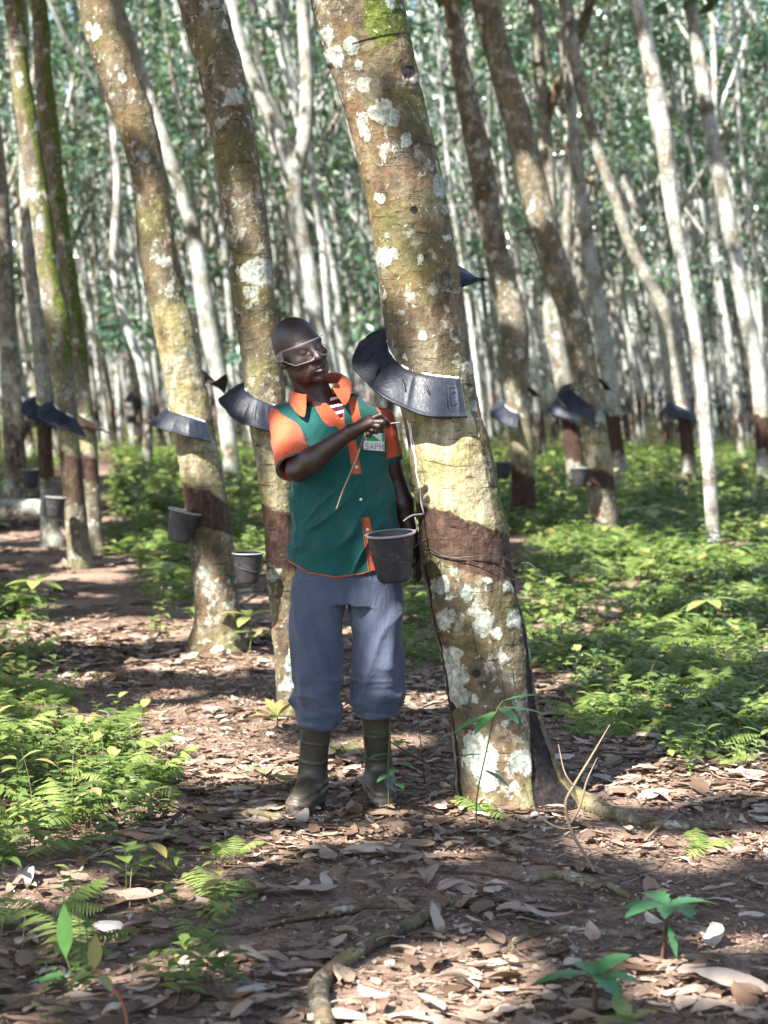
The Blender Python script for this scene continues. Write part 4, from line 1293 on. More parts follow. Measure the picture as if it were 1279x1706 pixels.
# twiggy debris and fine roots in the litter
mb = MB()
xx, dd = scatter_ground(1000, 3.8, 10.5, lr)
for a, b in zip(xx, dd):
    L = lr.uniform(.05, .30); az = lr.uniform(0, 6.28); k = lr.normal() * .2
    p0 = np.array([a, b]); dr = np.array([math.cos(az), math.sin(az)]); pr = np.array([-dr[1], dr[0]])
    q = [p0, p0 + dr * L * .5 + pr * L * k, p0 + dr * L]
    q3 = [np.array([w[0], w[1], float(gh(w[0], w[1])) + .008 + lr.random() * .014]) for w in q]
    add_tube(mb, q3, [.002, .0018, .001], 4, 5, caps=False, rnd=lr.random())
M_TWIG = leaf_mat('twig', [(0, (.05, .032, .024)), (.6, (.14, .09, .06)), (1, (.26, .2, .15))], .8, .2, 0)
o = mb.build('twig_litter', [M_TWIG]); tag(o, 'fine brown twigs scattered through the leaf litter', 'twigs', None, 'stuff')
# rootlets : pale fibres on the bare soil
mb = MB()
for a, b in zip(*scatter_ground(2200, 3.9, 7.5, lr)):
    L = lr.uniform(.03, .10); az = lr.uniform(0, 6.28)
    p0 = np.array([a, b, float(gh(a, b)) + .006])
    add_tube(mb, [p0, p0 + [math.cos(az) * L * .5, math.sin(az) * L * .5, .006], p0 + [math.cos(az + .4) * L, math.sin(az + .4) * L, .002]], .0007, 3, 4, caps=False, rnd=lr.random())
o = mb.build('root_fibre_litter', [M_TWIG]); tag(o, 'fine fibres and rootlets lying on the bare soil', 'fibres', None, 'stuff')

# biggest single dead leaves in the foreground
DL_ME = [mesh_np('dead_leaf', v, f, {'rnd': np.full(len(v), c)}, True, [M_DRY]) for (v, f), c in zip(DRY[:16], np.linspace(.2, .9, 16))]
M_ORANGE = leaf_mat('orange_leaf', [(0, (.35, .10, .02)), (1, (.40, .14, .03))], .6, .3, .2, (.5, .2, .05))
M_WHITELEAF = leaf_mat('bleached_leaf', [(0, (.36, .33, .30)), (1, (.44, .41, .37))], .7, .2, .1, (.5, .45, .4))
SPECIAL = [((215, 1500), .20, .5, 0, M_DRY, .62, 'big brown curled leaf lying beside the fern at lower left'),
           ((178, 1545), .11, 2.6, 1, M_WHITELEAF, .5, 'whitish bleached leaf lying among the lower left seedlings'),
           ((725, 1535), .115, 1.9, 2, M_DRY, .80, 'narrow pale tan leaf leaning upright beside the surface root'),
           ((700, 1378), .05, .3, 3, M_ORANGE, .5, 'small bright orange leaf near the foot of the big tree'),
           ((750, 1485), .13, .9, 4, M_DRY, .70, 'grey brown leaf lying on the soil below the big tree'),
           ((560, 1693), .14, .1, 5, M_DRY, .85, 'pale rounded leaf cut by the bottom edge beside the root'),
           ((330, 1660), .16, .2, 6, M_DRY, .25, 'dark russet leaf lying near the bottom left'),
           ((910, 1525), .15, 2.9, 7, M_DRY, .80, 'wide pale grey leaf left of the upper right seedling'),
           ((1215, 1640), .19, 2.8, 8, M_DRY, .82, 'long ribbed grey leaf at the lower right'),
           ((1190, 1560), .15, 1.4, 9, M_DRY, .86, 'light grey crumpled leaf right of the seedlings'),
           ((640, 1345), .075, .4, 10, M_DRY, .9, 'pale leaf lying by the toe of the rubber boot'),
           ((520, 1490), .15, 3.0, 11, M_DRY, .72, 'flat pale brown leaf above the long thin root')]
for (px_, py_), L, az, k, m_, c, lab in SPECIAL:
    v, f = DRY[k]
    o = link('dead_leaf', mesh_np('dead_leaf', v, f, {'rnd': np.full(len(v), c)}, True, [m_]))
    p = G(px_, py_); o.location = (p[0], p[1], float(gh(p[0], p[1])) + .022); o.scale = (L,) * 3
    o.rotation_euler = (lr.normal() * .2, (-.9 if k == 2 else lr.normal() * .15), az)
    tag(o, lab, 'leaf')
for i in range(70):
    a, b = scatter_ground(1, 4.0, 5.9, lr, .19, 0)
    o = link('dead_leaf', DL_ME[int(lr.integers(0, 16))])
    o.location = (a[0], b[0], float(gh(a[0], b[0])) + .016 + lr.random() * .012); o.scale = (lr.uniform(.08, .135),) * 3
    o.rotation_euler = (lr.normal() * .25, lr.normal() * .2, lr.uniform(0, 6.28))
    tag(o, 'dry curled brown leaf in the foreground litter', 'leaf', 'dry leaves in the foreground litter')


# ================================================================== green plants
def fern_frond(mb, base, az, L, arch, seed, W=.20, n=17, rise=.9, col=.5):
    r0 = np.random.default_rng(seed)
    t_ = np.linspace(0, 1, n + 4)
    el = rise - arch * t_ * 1.5
    step = L / (n + 3)
    d = np.stack([np.cos(el) * math.cos(az), np.cos(el) * math.sin(az), np.sin(el)], -1)
    pts = base + np.vstack([[0, 0, 0], np.cumsum(d[:-1] * step, 0)])
    mb.add(*_strip(pts, .0016 + .0012 * (1 - t_)), 0, rnd=col * .6)
    sd = np.array([-math.sin(az), math.cos(az), 0])
    for i in range(3, n + 4):
        f = (i - 3) / n
        w = L * W * 1.9 * (math.sin(math.pi * min(1, f * .85 + .16)) ** .8) * (1 - .25 * f) * r0.uniform(.88, 1.1)
        for s in (-1, 1):
            tip_dir = nrm(sd * s + d[i] * .55 + np.array([0, 0, -.25 + r0.normal() * .12]))
            up = nrm(np.cross(tip_dir, np.cross(d[i], tip_dir)) + 1e-6)
            b0 = pts[i]; hw = step * .62
            k = np.array([0, .3, .65, 1.0]); ww = np.array([.55, 1.0, .75, .05]) * hw * .62
            c = b0 + np.outer(k * w, tip_dir) + np.outer(-.22 * w * k ** 2, [0, 0, 1])
            ax = nrm(d[i] - tip_dir * (d[i] @ tip_dir))
            # serrated outline : zigzag width
            V = np.concatenate([c + ax * ww[:, None], c - ax * ww[:, None]])
            F = [[j, j + 1, 4 + j + 1, 4 + j] for j in range(3)]
            mb.add(V, F, 0, rnd=np.clip(col + r0.normal() * .06 + .15 * f, 0, 1))


def _strip(pts, w):
    pts = np.asarray(pts); t_ = np.gradient(pts, axis=0); t_ /= np.linalg.norm(t_, axis=1)[:, None] + 1e-9
    s = np.cross(t_, [0, 0, 1.0]); s /= np.linalg.norm(s, axis=1)[:, None] + 1e-9
    V = np.concatenate([pts + s * np.asarray(w)[:, None], pts - s * np.asarray(w)[:, None]])
    n = len(pts)
    return V, np.array([[j, j + 1, n + j + 1, n + j] for j in range(n - 1)])


def blade_leaf(mb, base, d, L, W, col, seed=0, droop=.5, fold=.25, mi=0, n=7, wavy=.0, tipw=.02, peak=.45):
    """lance leaf with midrib fold; base point, direction, length, half-width"""
    d = nrm(d); sd = np.cross(d, [0, 0, 1.0])
    sd = nrm(sd) if np.linalg.norm(sd) > .05 else np.array([1.0, 0, 0])
    up = np.cross(sd, d)
    u = np.linspace(0, 1, n)
    w = np.where(u < peak, np.sin(u / peak * np.pi / 2) ** .9, np.cos((u - peak) / (1 - peak) * np.pi / 2) ** .9 + tipw) * W
    w = w * (1 + wavy * np.sin(u * 38 + seed))
    c = base + np.outer(u * L, d) - np.outer(droop * L * u ** 2 * .6, [0, 0, 1.0])
    V = np.concatenate([c + sd * w[:, None] + up * (fold * w)[:, None], c, c - sd * w[:, None] + up * (fold * w)[:, None]])
    F = [[k, k + 1, n + k + 1, n + k] for k in range(n - 1)] + [[n + k, n + k + 1, 2 * n + k + 1, 2 * n + k] for k in range(n - 1)]
    mb.add(V, F, mi, rnd=col)


FERN_STOPS = [(0, (.075, .115, .028)), (.5, (.14, .20, .05)), (1, (.24, .28, .09))]
M_FERN = leaf_mat('fern_leaf', FERN_STOPS, .5, .35, .38, (.25, .42, .06))
M_BROAD = leaf_mat('broad_leaf', [(0, (.055, .088, .026)), (.5, (.115, .165, .045)), (.9, (.22, .25, .08)), (1, (.28, .22, .08))], .42, .5, .30, (.2, .40, .05))
M_STEM = simple_mat('green_stem', (.07, .10, .03), .6, .3)
M_BSTEM = simple_mat('brown_stem', (.075, .042, .025), .7, .2)


def fern_template(seed, nf=5, L=.34):
    r0 = np.random.default_rng(seed); mb = MB()
    for k in range(nf):
        fern_frond(mb, np.array([r0.normal() * .015, r0.normal() * .015, 0]), k * 6.28 / nf + r0.normal() * .5, L * r0.uniform(.7, 1.25), r0.uniform(.6, 1.1), seed * 31 + k, .19, 15, r0.uniform(.7, 1.25), np.clip(.5 + r0.normal() * .2, .05, .95))
    return mb


def broad_template(seed, nl=8, h=.16, L=.09):
    r0 = np.random.default_rng(seed); mb = MB()
    top = np.array([r0.normal() * .03, r0.normal() * .03, h])
    add_tube(mb, [(0, 0, -.01), top * .5 + r0.normal(size=3) * .008, top], [.0022, .0018, .001], 4, 5, rnd=.3, caps=False)
    for k in range(nl):
        f = .35 + .65 * (k + 1) / nl; az = k * 2.4 + r0.normal() * .4
        el = r0.uniform(-.15, .65)
        blade_leaf(mb, top * f, [math.cos(az) * math.cos(el), math.sin(az) * math.cos(el), math.sin(el)], L * r0.uniform(.65, 1.25), L * r0.uniform(.19, .30), np.clip(.5 + r0.normal() * .22, 0, 1), k, r0.uniform(.2, .8), .2, 0, 5)
    return mb


def tmpl(mb):
    V = np.concatenate(mb.V); F = np.concatenate([f if f.shape[1] == 4 else np.column_stack([f, f[:, 2]]) for f in mb.F])
    return V, F, np.concatenate(mb.A['rnd'])


FT = [fern_template(700 + i, 3 + i % 4, .25 + .03 * (i % 5)) for i in range(8)]
BT = [broad_template(800 + i, 5 + i % 5, .10 + .035 * (i % 4), .075 + .012 * (i % 4)) for i in range(8)]
F_ME = [m.mesh('fern', [M_FERN], False) for m in FT]
B_ME = [m.mesh('leafy_plant', [M_BROAD], False) for m in BT]


def instance2(tm, ti, pos, rotz, scale, jit):
    Vs, Fs, R = [], [], []; base = 0
    for k, (tv, tf, tr) in enumerate(tm):
        ii = np.where(ti == k)[0]
        if not len(ii): continue
        c, s = np.cos(rotz[ii]), np.sin(rotz[ii])
        x = tv[None, :, 0] * c[:, None] - tv[None, :, 1] * s[:, None]; y = tv[None, :, 0] * s[:, None] + tv[None, :, 1] * c[:, None]
        v = np.stack([x, y, np.broadcast_to(tv[None, :, 2], x.shape)], -1) * scale[ii][:, None, None] + pos[ii][:, None]
        Vs.append(v.reshape(-1, 3)); Fs.append((tf[None] + (np.arange(len(ii)) * len(tv))[:, None, None]).reshape(-1, 4) + base)
        R.append(np.clip(tr[None] + jit[ii][:, None], 0, 1).reshape(-1)); base += len(ii) * len(tv)
    return np.concatenate(Vs), np.concatenate(Fs), np.concatenate(R)


vr = np.random.default_rng(91)


def sow(nc, dmin, dmax, gate, pw=1.0):
    x, D = scatter_ground(nc, dmin, dmax, vr, pw=pw)
    px, py = to_px(np.stack([x, D, 0 * x], -1))
    d = veg_density(px, py)
    cl = vnoise(np.stack([x, D, 0 * x], -1), .9, 101, 2)
    k = vr.random(nc) < d * np.clip(gate + 1.1 * cl, .05, 1)
    return x[k], D[k], px[k], py[k]


FERN_LAB = {'l': ('green fern in the undergrowth on the left side of the path', 'ferns left of the path'),
            'r': ('green fern in the undergrowth on the right behind the big tree', 'ferns right of the big tree'),
            'm': ('green fern in the undergrowth in the gap behind the worker', 'ferns behind the worker')}
BROAD_LAB = {'l': ('small leafy green plant in the undergrowth left of the path', 'leafy plants left of the path'),
             'r': ('small leafy green plant in the undergrowth right of the big tree', 'leafy plants right of the big tree'),
             'm': ('small leafy green plant growing behind the worker and the leaning left trees', 'leafy plants behind the worker')}


def side_of(px):
    return 'l' if px < 310 else ('r' if px > 850 else 'm')


def near_plants(nc, dmin, dmax, gate, meshes, labs, cat, name, s0, s1, cap):
    x, D, px, py = sow(nc, dmin, dmax, gate)
    n = min(cap, len(x)); idx = vr.permutation(len(x))[:n]
    for i in idx:
        sd_ = side_of(px[i])
        o = link(name, meshes[int(vr.integers(0, len(meshes)))])
        o.location = (x[i], D[i], float(gh(x[i], D[i])) + .004); s = vr.uniform(s0, s1); o.scale = (s, s, s)
        o.rotation_euler = (vr.normal() * .1, vr.normal() * .1, vr.uniform(0, 6.28))
        tag(o, labs[sd_][0], cat, labs[sd_][1])


near_plants(800, 4.1, 10.2, .36, F_ME, FERN_LAB, 'fern', 'fern', .35, .80, 260)
near_plants(1200, 4.1, 9.5, .34, B_ME, BROAD_LAB, 'plant', 'leafy_plant', .35, .9, 280)
# the rest : ground cover nobody could count
tm = [tmpl(m) for m in BT]
X_, D_ = [], []
for nc, a, b, gt in ((4600, 4.3, 12, .42), (9000, 12, 22, .75), (9000, 22, 42, .9), (4500, 42, 75, .9)):
    x, D, px, py = sow(nc, a, b, gt); X_.append(x); D_.append(D)
x, D = np.concatenate(X_), np.concatenate(D_); n = len(x)
V, F, rn = instance2(tm, vr.integers(0, len(tm), n), np.stack([x, D, gh(x, D)], -1), vr.uniform(0, 6.28, n), vr.uniform(.45, 1.15, n) * np.where(D > 12, np.where(D > 22, 1.7, 1.05), .72), vr.normal(0, .15, n))
o = link('ground_cover', mesh_np('ground_cover', V, F, {'rnd': rn}, False, [M_BROAD])); tag(o, 'low green leafy ground cover under the rubber trees', 'ground cover', None, 'stuff')
tm = [tmpl(m) for m in FT[:4]]
X_, D_ = [], []
for nc, a, b, gt in ((800, 8, 13, .45), (2000, 13, 26, .6)):
    x, D, px, py = sow(nc, a, b, gt); X_.append(x); D_.append(D)
x, D = np.concatenate(X_), np.concatenate(D_); n = len(x)
V, F, rn = instance2(tm, vr.integers(0, len(tm), n), np.stack([x, D, gh(x, D)], -1), vr.uniform(0, 6.28, n), vr.uniform(.5, .95, n) * np.where(D > 13, 1.4, 1), vr.normal(0, .15, n))
o = link('fern_ground_cover', mesh_np('fern_ground_cover', V, F, {'rnd': rn}, False, [M_FERN])); tag(o, 'spreading bed of light green ferns in the mid distance', 'ground cover', None, 'stuff')
# thin dry stalks standing in the undergrowth
mb = MB()
x, D, px, py = sow(700, 4.5, 11, .5)
for a, b in zip(x, D):
    h = vr.uniform(.06, .28); z = float(gh(a, b)); l = vr.normal(size=2) * h * .3
    add_tube(mb, [(a, b, z), (a + l[0] * .4, b + l[1] * .4, z + h * .6), (a + l[0], b + l[1], z + h)], [.0013, .001, .0006], 4, 5, caps=False, rnd=vr.uniform(.2, 1))
o = mb.build('dry_stalk_undergrowth', [M_TWIG]); tag(o, 'thin dry stalks standing in the undergrowth', 'stalks', None, 'stuff')


# ---------------------------------------------------------------- single seedlings
def seedling(px_, py_, name, label, stems, leaves, stem_mat=None, cat='plant', Y=None, wavy=0.0, leaf_m=None):
    """stems: list of [(dx,dy,dz)...],r ; leaves: (base xyz, dir xyz, L, W, col, droop)"""
    p = G(px_, py_); b = np.array([p[0], p[1], float(gh(p[0], p[1])) - .004])
    e = empty(name, b); tag(e, label, cat)
    mb = MB()
    for s, r in stems: add_tube(mb, np.array(s, float), np.linspace(r, r * .6, len(s)), 6, 12)
    mb.build('stem', [stem_mat or M_BSTEM], e)
    mb = MB()
    for k, (bb, d, L, W, col, dr) in enumerate(leaves): blade_leaf(mb, np.array(bb, float), d, L, W, col, k, dr, .18, 0, 21 if wavy else 11, wavy)
    mb.build('leaves', [leaf_m or M_BROAD], e)
    return e


def whorl(top, n, L, W, seed, el=(.1, .5), col=.5, droop=.55, az0=0):
    r0 = np.random.default_rng(seed)
    return [(top, [math.cos(a) * math.cos(e_), math.sin(a) * math.cos(e_), math.sin(e_)], L * r0.uniform(.8, 1.15), W * r0.uniform(.85, 1.1), np.clip(col + r0.normal() * .1, 0, 1), droop * r0.uniform(.6, 1.3))
            for a, e_ in ((az0 + k * 6.283 / n + r0.normal() * .2, r0.uniform(*el)) for k in range(n))]


M_SEED = leaf_mat('seedling_leaf', [(0, (.035, .10, .040)), (.5, (.055, .16, .060)), (1, (.10, .22, .05))], .38, .5, .25, (.15, .42, .08))
seedling(1103, 1592, 'seedling', 'dark stemmed seedling with jagged leaves, upper of the pair at lower right', [([(0, 0, 0), (.004, 0, .07), (.016, 0, .150)], .0055), ([(.012, .02, 0), (.016, .01, .10)], .003)],
         whorl((.016, 0, .150), 7, .165, .030, 3, (.05, .45), .45, .5, .2) + [((.016, .0, .10), (.2, -.5, -.7), .07, .012, .6, .5)], None, 'seedling', wavy=.16, leaf_m=M_SEED)
seedling(985, 1690, 'seedling', 'dark stemmed seedling with jagged leaves, lower left of the pair at lower right', [([(0, 0, -.02), (.006, 0, .05), (.006, 0, .118)], .006), ([(.016, .01, 0), (.01, .0, .08)], .004)],
         whorl((.006, 0, .118), 6, .145, .029, 8, (.05, .55), .55, .5, .9), None, 'seedling', wavy=.16, leaf_m=M_SEED)
seedling(1045, 1712, 'seedling', 'small bright seedling at the bottom edge below the jagged pair', [([(0, 0, 0), (0, 0, .05)], .003)], whorl((0, 0, .05), 6, .085, .022, 5, (.1, .7), .85, .4), M_STEM, 'seedling')
seedling(118, 1660, 'seedling', 'seedling with one tall upright green leaf at lower left', [([(0, 0, 0), (.002, 0, .06), (-.012, 0, .11)], .003)],
         [((-.012, 0, .105), (-.02, .0, 1), .135, .020, .9, .0), ((0, 0, .06), (.5, -.6, .45), .085, .020, .9, .5), ((0, 0, .06), (-.7, -.5, .3), .09, .02, .7, .6), ((0, 0, .04), (-.9, .2, .3), .12, .024, .5, .6), ((0, 0, .04), (.7, .4, .3), .09, .022, .5, .6)], M_STEM, 'seedling', leaf_m=M_SEED)
seedling(215, 1712, 'seedling', 'reddish arched stem with yellow green bracts at lower left', [([(0, 0, 0), (-.015, 0, .08), (-.058, 0, .145), (-.085, 0, .165)], .0035)],
         [((-.08, 0, .16), (.05, 0, 1), .085, .017, 1.0, .0), ((-.075, 0, .155), (-.8, -.4, -.1), .08, .016, .95, .3), ((-.07, 0, .15), (.5, -.6, -.2), .06, .015, .95, .4)],
         simple_mat('red_stem', (.26, .07, .03), .5, .4), 'seedling')
# plants with fresh bright leaves beside the worker
seedling(462, 1218, 'leafy_plant', 'bright whorled plant in the sun at the foot of the lichen spotted tree', [([(0, 0, 0), (0, 0, .07)], .004)], whorl((0, 0, .07), 9, .145, .022, 15, (.0, .9), .95, .35), M_STEM)
seedling(440, 1300, 'leafy_plant', 'two leaved sprout on the path left of the worker', [([(0, 0, 0), (0, 0, .05)], .002)], [((0, 0, .045), (-.8, -.4, .3), .07, .02, .9, .3), ((0, 0, .045), (.8, -.4, .3), .07, .02, .85, .3), ((0, 0, .04), (.1, -.9, .3), .06, .018, .9, .4)], M_STEM)
seedling(475, 1315, 'leafy_plant', 'yellow green sprout just left of the boots', [([(0, 0, 0), (0, 0, .04)], .002)], whorl((0, 0, .04), 5, .075, .022, 19, (.0, .5), .95, .3), M_STEM)
r0 = np.random.default_rng(5)
lv = []
for k, (z, a) in enumerate([(.27, 2.7), (.235, .5), (.20, 3.4), (.17, -.4), (.13, 3.9), (.10, -1.0), (.25, -1.4), (.15, -2.0)]):
    lv.append(((.004 * k, 0, z), (math.cos(a), math.sin(a) - .3, .25), .10 if k < 5 else .07, .016, .25 + .08 * k, .5))
seedling(648, 1362, 'sapling', 'thin sapling with narrow leaves growing before the right boot', [([(0, 0, 0), (-.004, 0, .14), (.004, 0, .30)], .0026)], lv, M_STEM, 'sapling', leaf_m=M_SEED)
# sapling leaning across the big trunk
seedling(798, 1410, 'sapling', 'slim sapling with long leaves spread across the foot of the big tree', [([(0, 0, 0), (-.010, 0, .14), (.02, -.0, .30), (.05, 0, .43), (.075, 0, .475)], .0028)],
         [((.06, 0, .452), (1, -.1, .02), .16, .020, .35, .25), ((.075, 0, .475), (1, .2, .25), .20, .018, .5, .35), ((.05, 0, .43), (-.9, -.25, -.1), .15, .022, .6, .5), ((.055, 0, .44), (-.6, -.6, -.2), .11, .022, .7, .6),
          ((.06, 0, .45), (.4, -.8, .0), .13, .020, .45, .4), ((.02, 0, .30), (-1, -.1, .05), .12, .012, .2, .3), ((.01, 0, .25), (.8, -.4, -.2), .10, .016, .3, .5)], M_STEM, 'sapling', leaf_m=M_SEED)
seedling(708, 1315, 'sapling', 'dark thin leafed stem between the worker and the big trunk', [([(0, 0, 0), (-.015, 0, .15), (-.03, 0, .28)], .0022)],
         [((-.03, 0, .28), (.9, 0, .5), .13, .018, .1, .4), ((-.03, 0, .28), (-.8, -.3, .3), .10, .016, .15, .4), ((-.02, 0, .2), (.7, -.4, .1), .09, .014, .1, .4)], M_BSTEM, 'sapling')
# larger leafy plants standing out of the undergrowth at right
for i, (px_, py_, h, lab) in enumerate([(1178, 1075, .28, 'pale broad leafed plant standing out of the ferns at the right'), (1082, 905, .33, 'broad leafed plant catching the sun before the streaked trunk'), (1215, 980, .30, 'dark broad leafed plant in the sunlit strip at right'),
                                       (970, 990, .22, 'low broad leafed plant between the big tree and the sunlit strip'), (420, 985, .3, 'bushy plant beside the lichen spotted trunk'), (270, 1015, .28, 'leafy sprig on the dark mound left of the yellow trunk'),
                                       (60, 1035, .26, 'bright sunlit bushy plant at the left edge of the path'), (415, 1085, .22, 'drooping dark leaf sprig by the foot of the yellow trunk')]):
    sc_ = G(px_, py_)[1] / 9.5
    seedling(px_, py_, 'leafy_plant', lab, [([(0, 0, 0), (.01, 0, h * .5), (.0, 0, h)], .004)], whorl((0, 0, h), 5, .17 * sc_, .034 * sc_, 40 + i, (-.1, .5), .8, .5, i) + whorl((.008, 0, h * .6), 4, .14 * sc_, .03 * sc_, 60 + i, (-.1, .4), .6, .5, i + 1), M_STEM)
# ferns with their own place in the photo
for px_, py_, s, az, lab in [(370, 1500, .62, .5, 'small fern growing alone on the dark soil at lower centre left'), (390, 1440, .5, 1.5, 'tiny upright fern above the lone lower left fern'), (575, 1260, .4, 2, 'tiny fern tuft behind the left boot'),
                             (1170, 1405, .45, 0, 'small fern lying right of the forked twig'), (810, 1370, .42, 1.0, 'light green fern tip at the base of the big trunk')]:
    p = G(px_, py_); o = link('fern', F_ME[(int(px_)) % 8]); o.location = (p[0], p[1], float(gh(p[0], p[1]))); o.scale = (s,) * 3; o.rotation_euler.z = az
    tag(o, lab, 'fern')

# ---------------------------------------------------------------- roots, twigs, fallen log
M_ROOT = bark('root_bark', .0, 1.0, .3, .15)


def ground_line(pix, rad, lift=.55):
    out = []
    for (a, b), r in zip(pix, rad):
        p = G(a, b); out.append([p[0], p[1], float(gh(p[0], p[1])) + r * lift])
    return np.array(out)


def root_obj(pix, rad, label, mat=M_ROOT, name='surface_root', extra=(), cat='root', lift=.55):
    mb = MB(); pts = ground_line(pix, rad, lift); b = pts[len(pts) // 2].copy()
    V, q, t3 = tube(pts - b, rad, 14, 60)
    V = V * 1.0; V += (.0035 * vnoise(V, 28, 5, 2))[:, None] * np.array([1, 1, 1.0])
    mb.add(V, q, 0); mb.F.append(t3); mb.M.append(np.zeros(len(t3), int))
    for pp, rr in extra: add_tube(mb, ground_line(pp, rr, lift) - b, rr, 12, 40)
    o = mb.build(name, [mat]); o.location = b; tag(o, label, cat); return o


root_obj([(545, 1720), (530, 1660), (540, 1630), (590, 1585), (650, 1555), (715, 1525), (750, 1500)], [.025, .026, .025, .021, .020, .018, .007], 'thick bent mossy surface root in the bottom foreground', lift=.95)
root_obj([(400, 1545), (470, 1528), (550, 1517), (640, 1508), (700, 1515)], [.006, .013, .015, .014, .005], 'long thin surface root above the bent mossy one', lift=.95)
root_obj([(180, 1590), (250, 1575), (330, 1545), (400, 1528)], [.005, .010, .010, .005], 'thin dark root running through the lower left litter')
root_obj([(835, 1580), (880, 1550), (930, 1538), (1000, 1540), (1060, 1548)], [.005, .012, .013, .012, .005], 'arched thin root left of the jagged seedlings')
root_obj([(870, 1470), (930, 1463), (1010, 1475), (1060, 1490)], [.010, .019, .017, .005], 'half buried root below the forked twig')
root_obj([(930, 1340), (1010, 1362), (1090, 1372), (1170, 1368), (1230, 1372)], [.045, .030, .022, .018, .006], 'flat root running right from the foot of the big tree')
root_obj([(490, 1363), (430, 1357), (350, 1352), (320, 1350)], [.006, .014, .013, .004], 'mossy root stub on the path left of the boot')
root_obj([(600, 1424), (760, 1432), (870, 1436), (1000, 1448), (1080, 1452)], [.003, .0055, .006, .005, .003], 'long dark stick lying level on the soil below the big tree', M_BSTEM, 'stick', (), 'stick', .9)
root_obj([(640, 1465), (740, 1460), (830, 1462), (900, 1470)], [.003, .0045, .0045, .002], 'second thin dark stick lying under the longer one', M_BSTEM, 'stick', (), 'stick', .9)
M_DRYTWIG = simple_mat('dry_twig', (.16, .115, .078), .75, .2, .35)
mb = MB(); b = G(988, 1452)
tw = lambda *q: np.array([P(x, y, Y) for x, y, Y in q])
add_tube(mb, tw((990, 1452, 6.0), (972, 1420, 6.1), (952, 1385, 6.2), (942, 1340, 6.2), (955, 1310, 6.2), (985, 1260, 6.2), (1016, 1207, 6.2)) - b, [.004, .005, .0055, .005, .0045, .0035, .0015], 7, 40)
add_tube(mb, tw((950, 1372, 6.2), (965, 1345, 6.2), (978, 1300, 6.2), (995, 1262, 6.2)) - b, [.005, .004, .003, .001], 6, 20)
add_tube(mb, tw((955, 1310, 6.2), (940, 1285, 6.2), (930, 1240, 6.25)) - b, [.004, .0025, .001], 6, 16)
o = mb.build('forked_twig', [M_DRYTWIG]); o.location = b; tag(o, 'forked dry twig leaning up right of the big trunk foot', 'twig')
mb = MB(); b = G(1080, 1395)
add_tube(mb, ground_line([(1075, 1398), (1110, 1365), (1160, 1330)], [.006, .005, .003], 2.5) - b, [.006, .005, .003], 6, 20)
o = mb.build('twig', [M_DRYTWIG]); o.location = b; tag(o, 'straight dry twig lying right of the forked twig', 'twig')
mb = MB(); b = G(880, 1395)
add_tube(mb, tw((893, 1345, 6.45), (905, 1365, 6.4), (935, 1380, 6.35), (965, 1378, 6.35)) - b, [.003, .0035, .003, .002], 6, 20)
o = mb.build('vine', [M_DRYTWIG]); o.location = b; tag(o, 'thin pale vine curving round the black foot of the big trunk', 'vine')
mb = MB()
b = P(640, 1210, 7.1)
add_tube(mb, tw((642, 1230, 7.15), (680, 1255, 7.1), (720, 1275, 7.1), (762, 1280, 7.1)) - b, [.003, .0035, .003, .002], 6, 20)
o = mb.build('vine', [M_BSTEM]); o.location = b; tag(o, 'dark thin stem stretched between boots and big trunk', 'vine')
# fallen pale log at left
mb = MB(); p0, p1 = P(-60, 856, 20.5), P(70, 848, 20.5)
V, q, t3 = tube(np.array([p0, (p0 + p1) / 2 + [0, 0, .02], p1]), [.10, .105, .095], 16, 30)
V += .012 * vnoise(V, 9, 4, 2)[:, None]
mb.add(V, q, 0); mb.F.append(t3); mb.M.append(np.zeros(len(t3), int))
o = mb.build('fallen_log', [BARK_WHITE]); tag(o, 'pale fallen log lying sunlit at the far left', 'log')
# low dark mound by the path
# ================================================================== sculpting with distance fields
def smin(a, b, k):
    h = np.clip(.5 + .5 * (b - a) / k, 0, 1)
    return b * (1 - h) + a * h - k * h * (1 - h)


def smax(a, b, k): return -smin(-a, -b, k)


def rcone(p, a, b, ra, rb):
    a = np.asarray(a, float); ba = np.asarray(b, float) - a
    t = np.clip(((p - a) @ ba) / (ba @ ba), 0, 1)
    return np.linalg.norm(p - a - t[:, None] * ba, axis=1) - (ra + (rb - ra) * t)


def chain(p, pts, rs, k=.006):
    d = None
    for i in range(len(pts) - 1):
        e = rcone(p, pts[i], pts[i + 1], rs[i], rs[i + 1])
        d = e if d is None else smin(d, e, k)
    return d


def ell(p, c, r, R=None):
    q = p - np.asarray(c, float)
    if R is not None: q = q @ R
    r = np.asarray(r, float)
    k0 = np.linalg.norm(q / r, axis=1); k1 = np.linalg.norm(q / (r * r), axis=1)
    return k0 * (k0 - 1) / np.maximum(k1, 1e-9)


def loft(p, rows):
    """rows (z, cx, cy, a, b) -> elliptical column"""
    rows = np.array(sorted(rows, key=lambda r: r[0]), float)
    z = p[:, 2]
    cx, cy, a, b = (np.interp(z, rows[:, 0], rows[:, k]) for k in (1, 2, 3, 4))
    dx, dy = p[:, 0] - cx, p[:, 1] - cy
    k0 = np.sqrt((dx / a) ** 2 + (dy / b) ** 2); k1 = np.sqrt((dx / a ** 2) ** 2 + (dy / b ** 2) ** 2)
    d = np.where(k1 > 1e-6, k0 * (k0 - 1) / np.maximum(k1, 1e-6), -np.minimum(a, b))
    return np.maximum(d, np.maximum(rows[0, 0] - z, z - rows[-1, 0]))


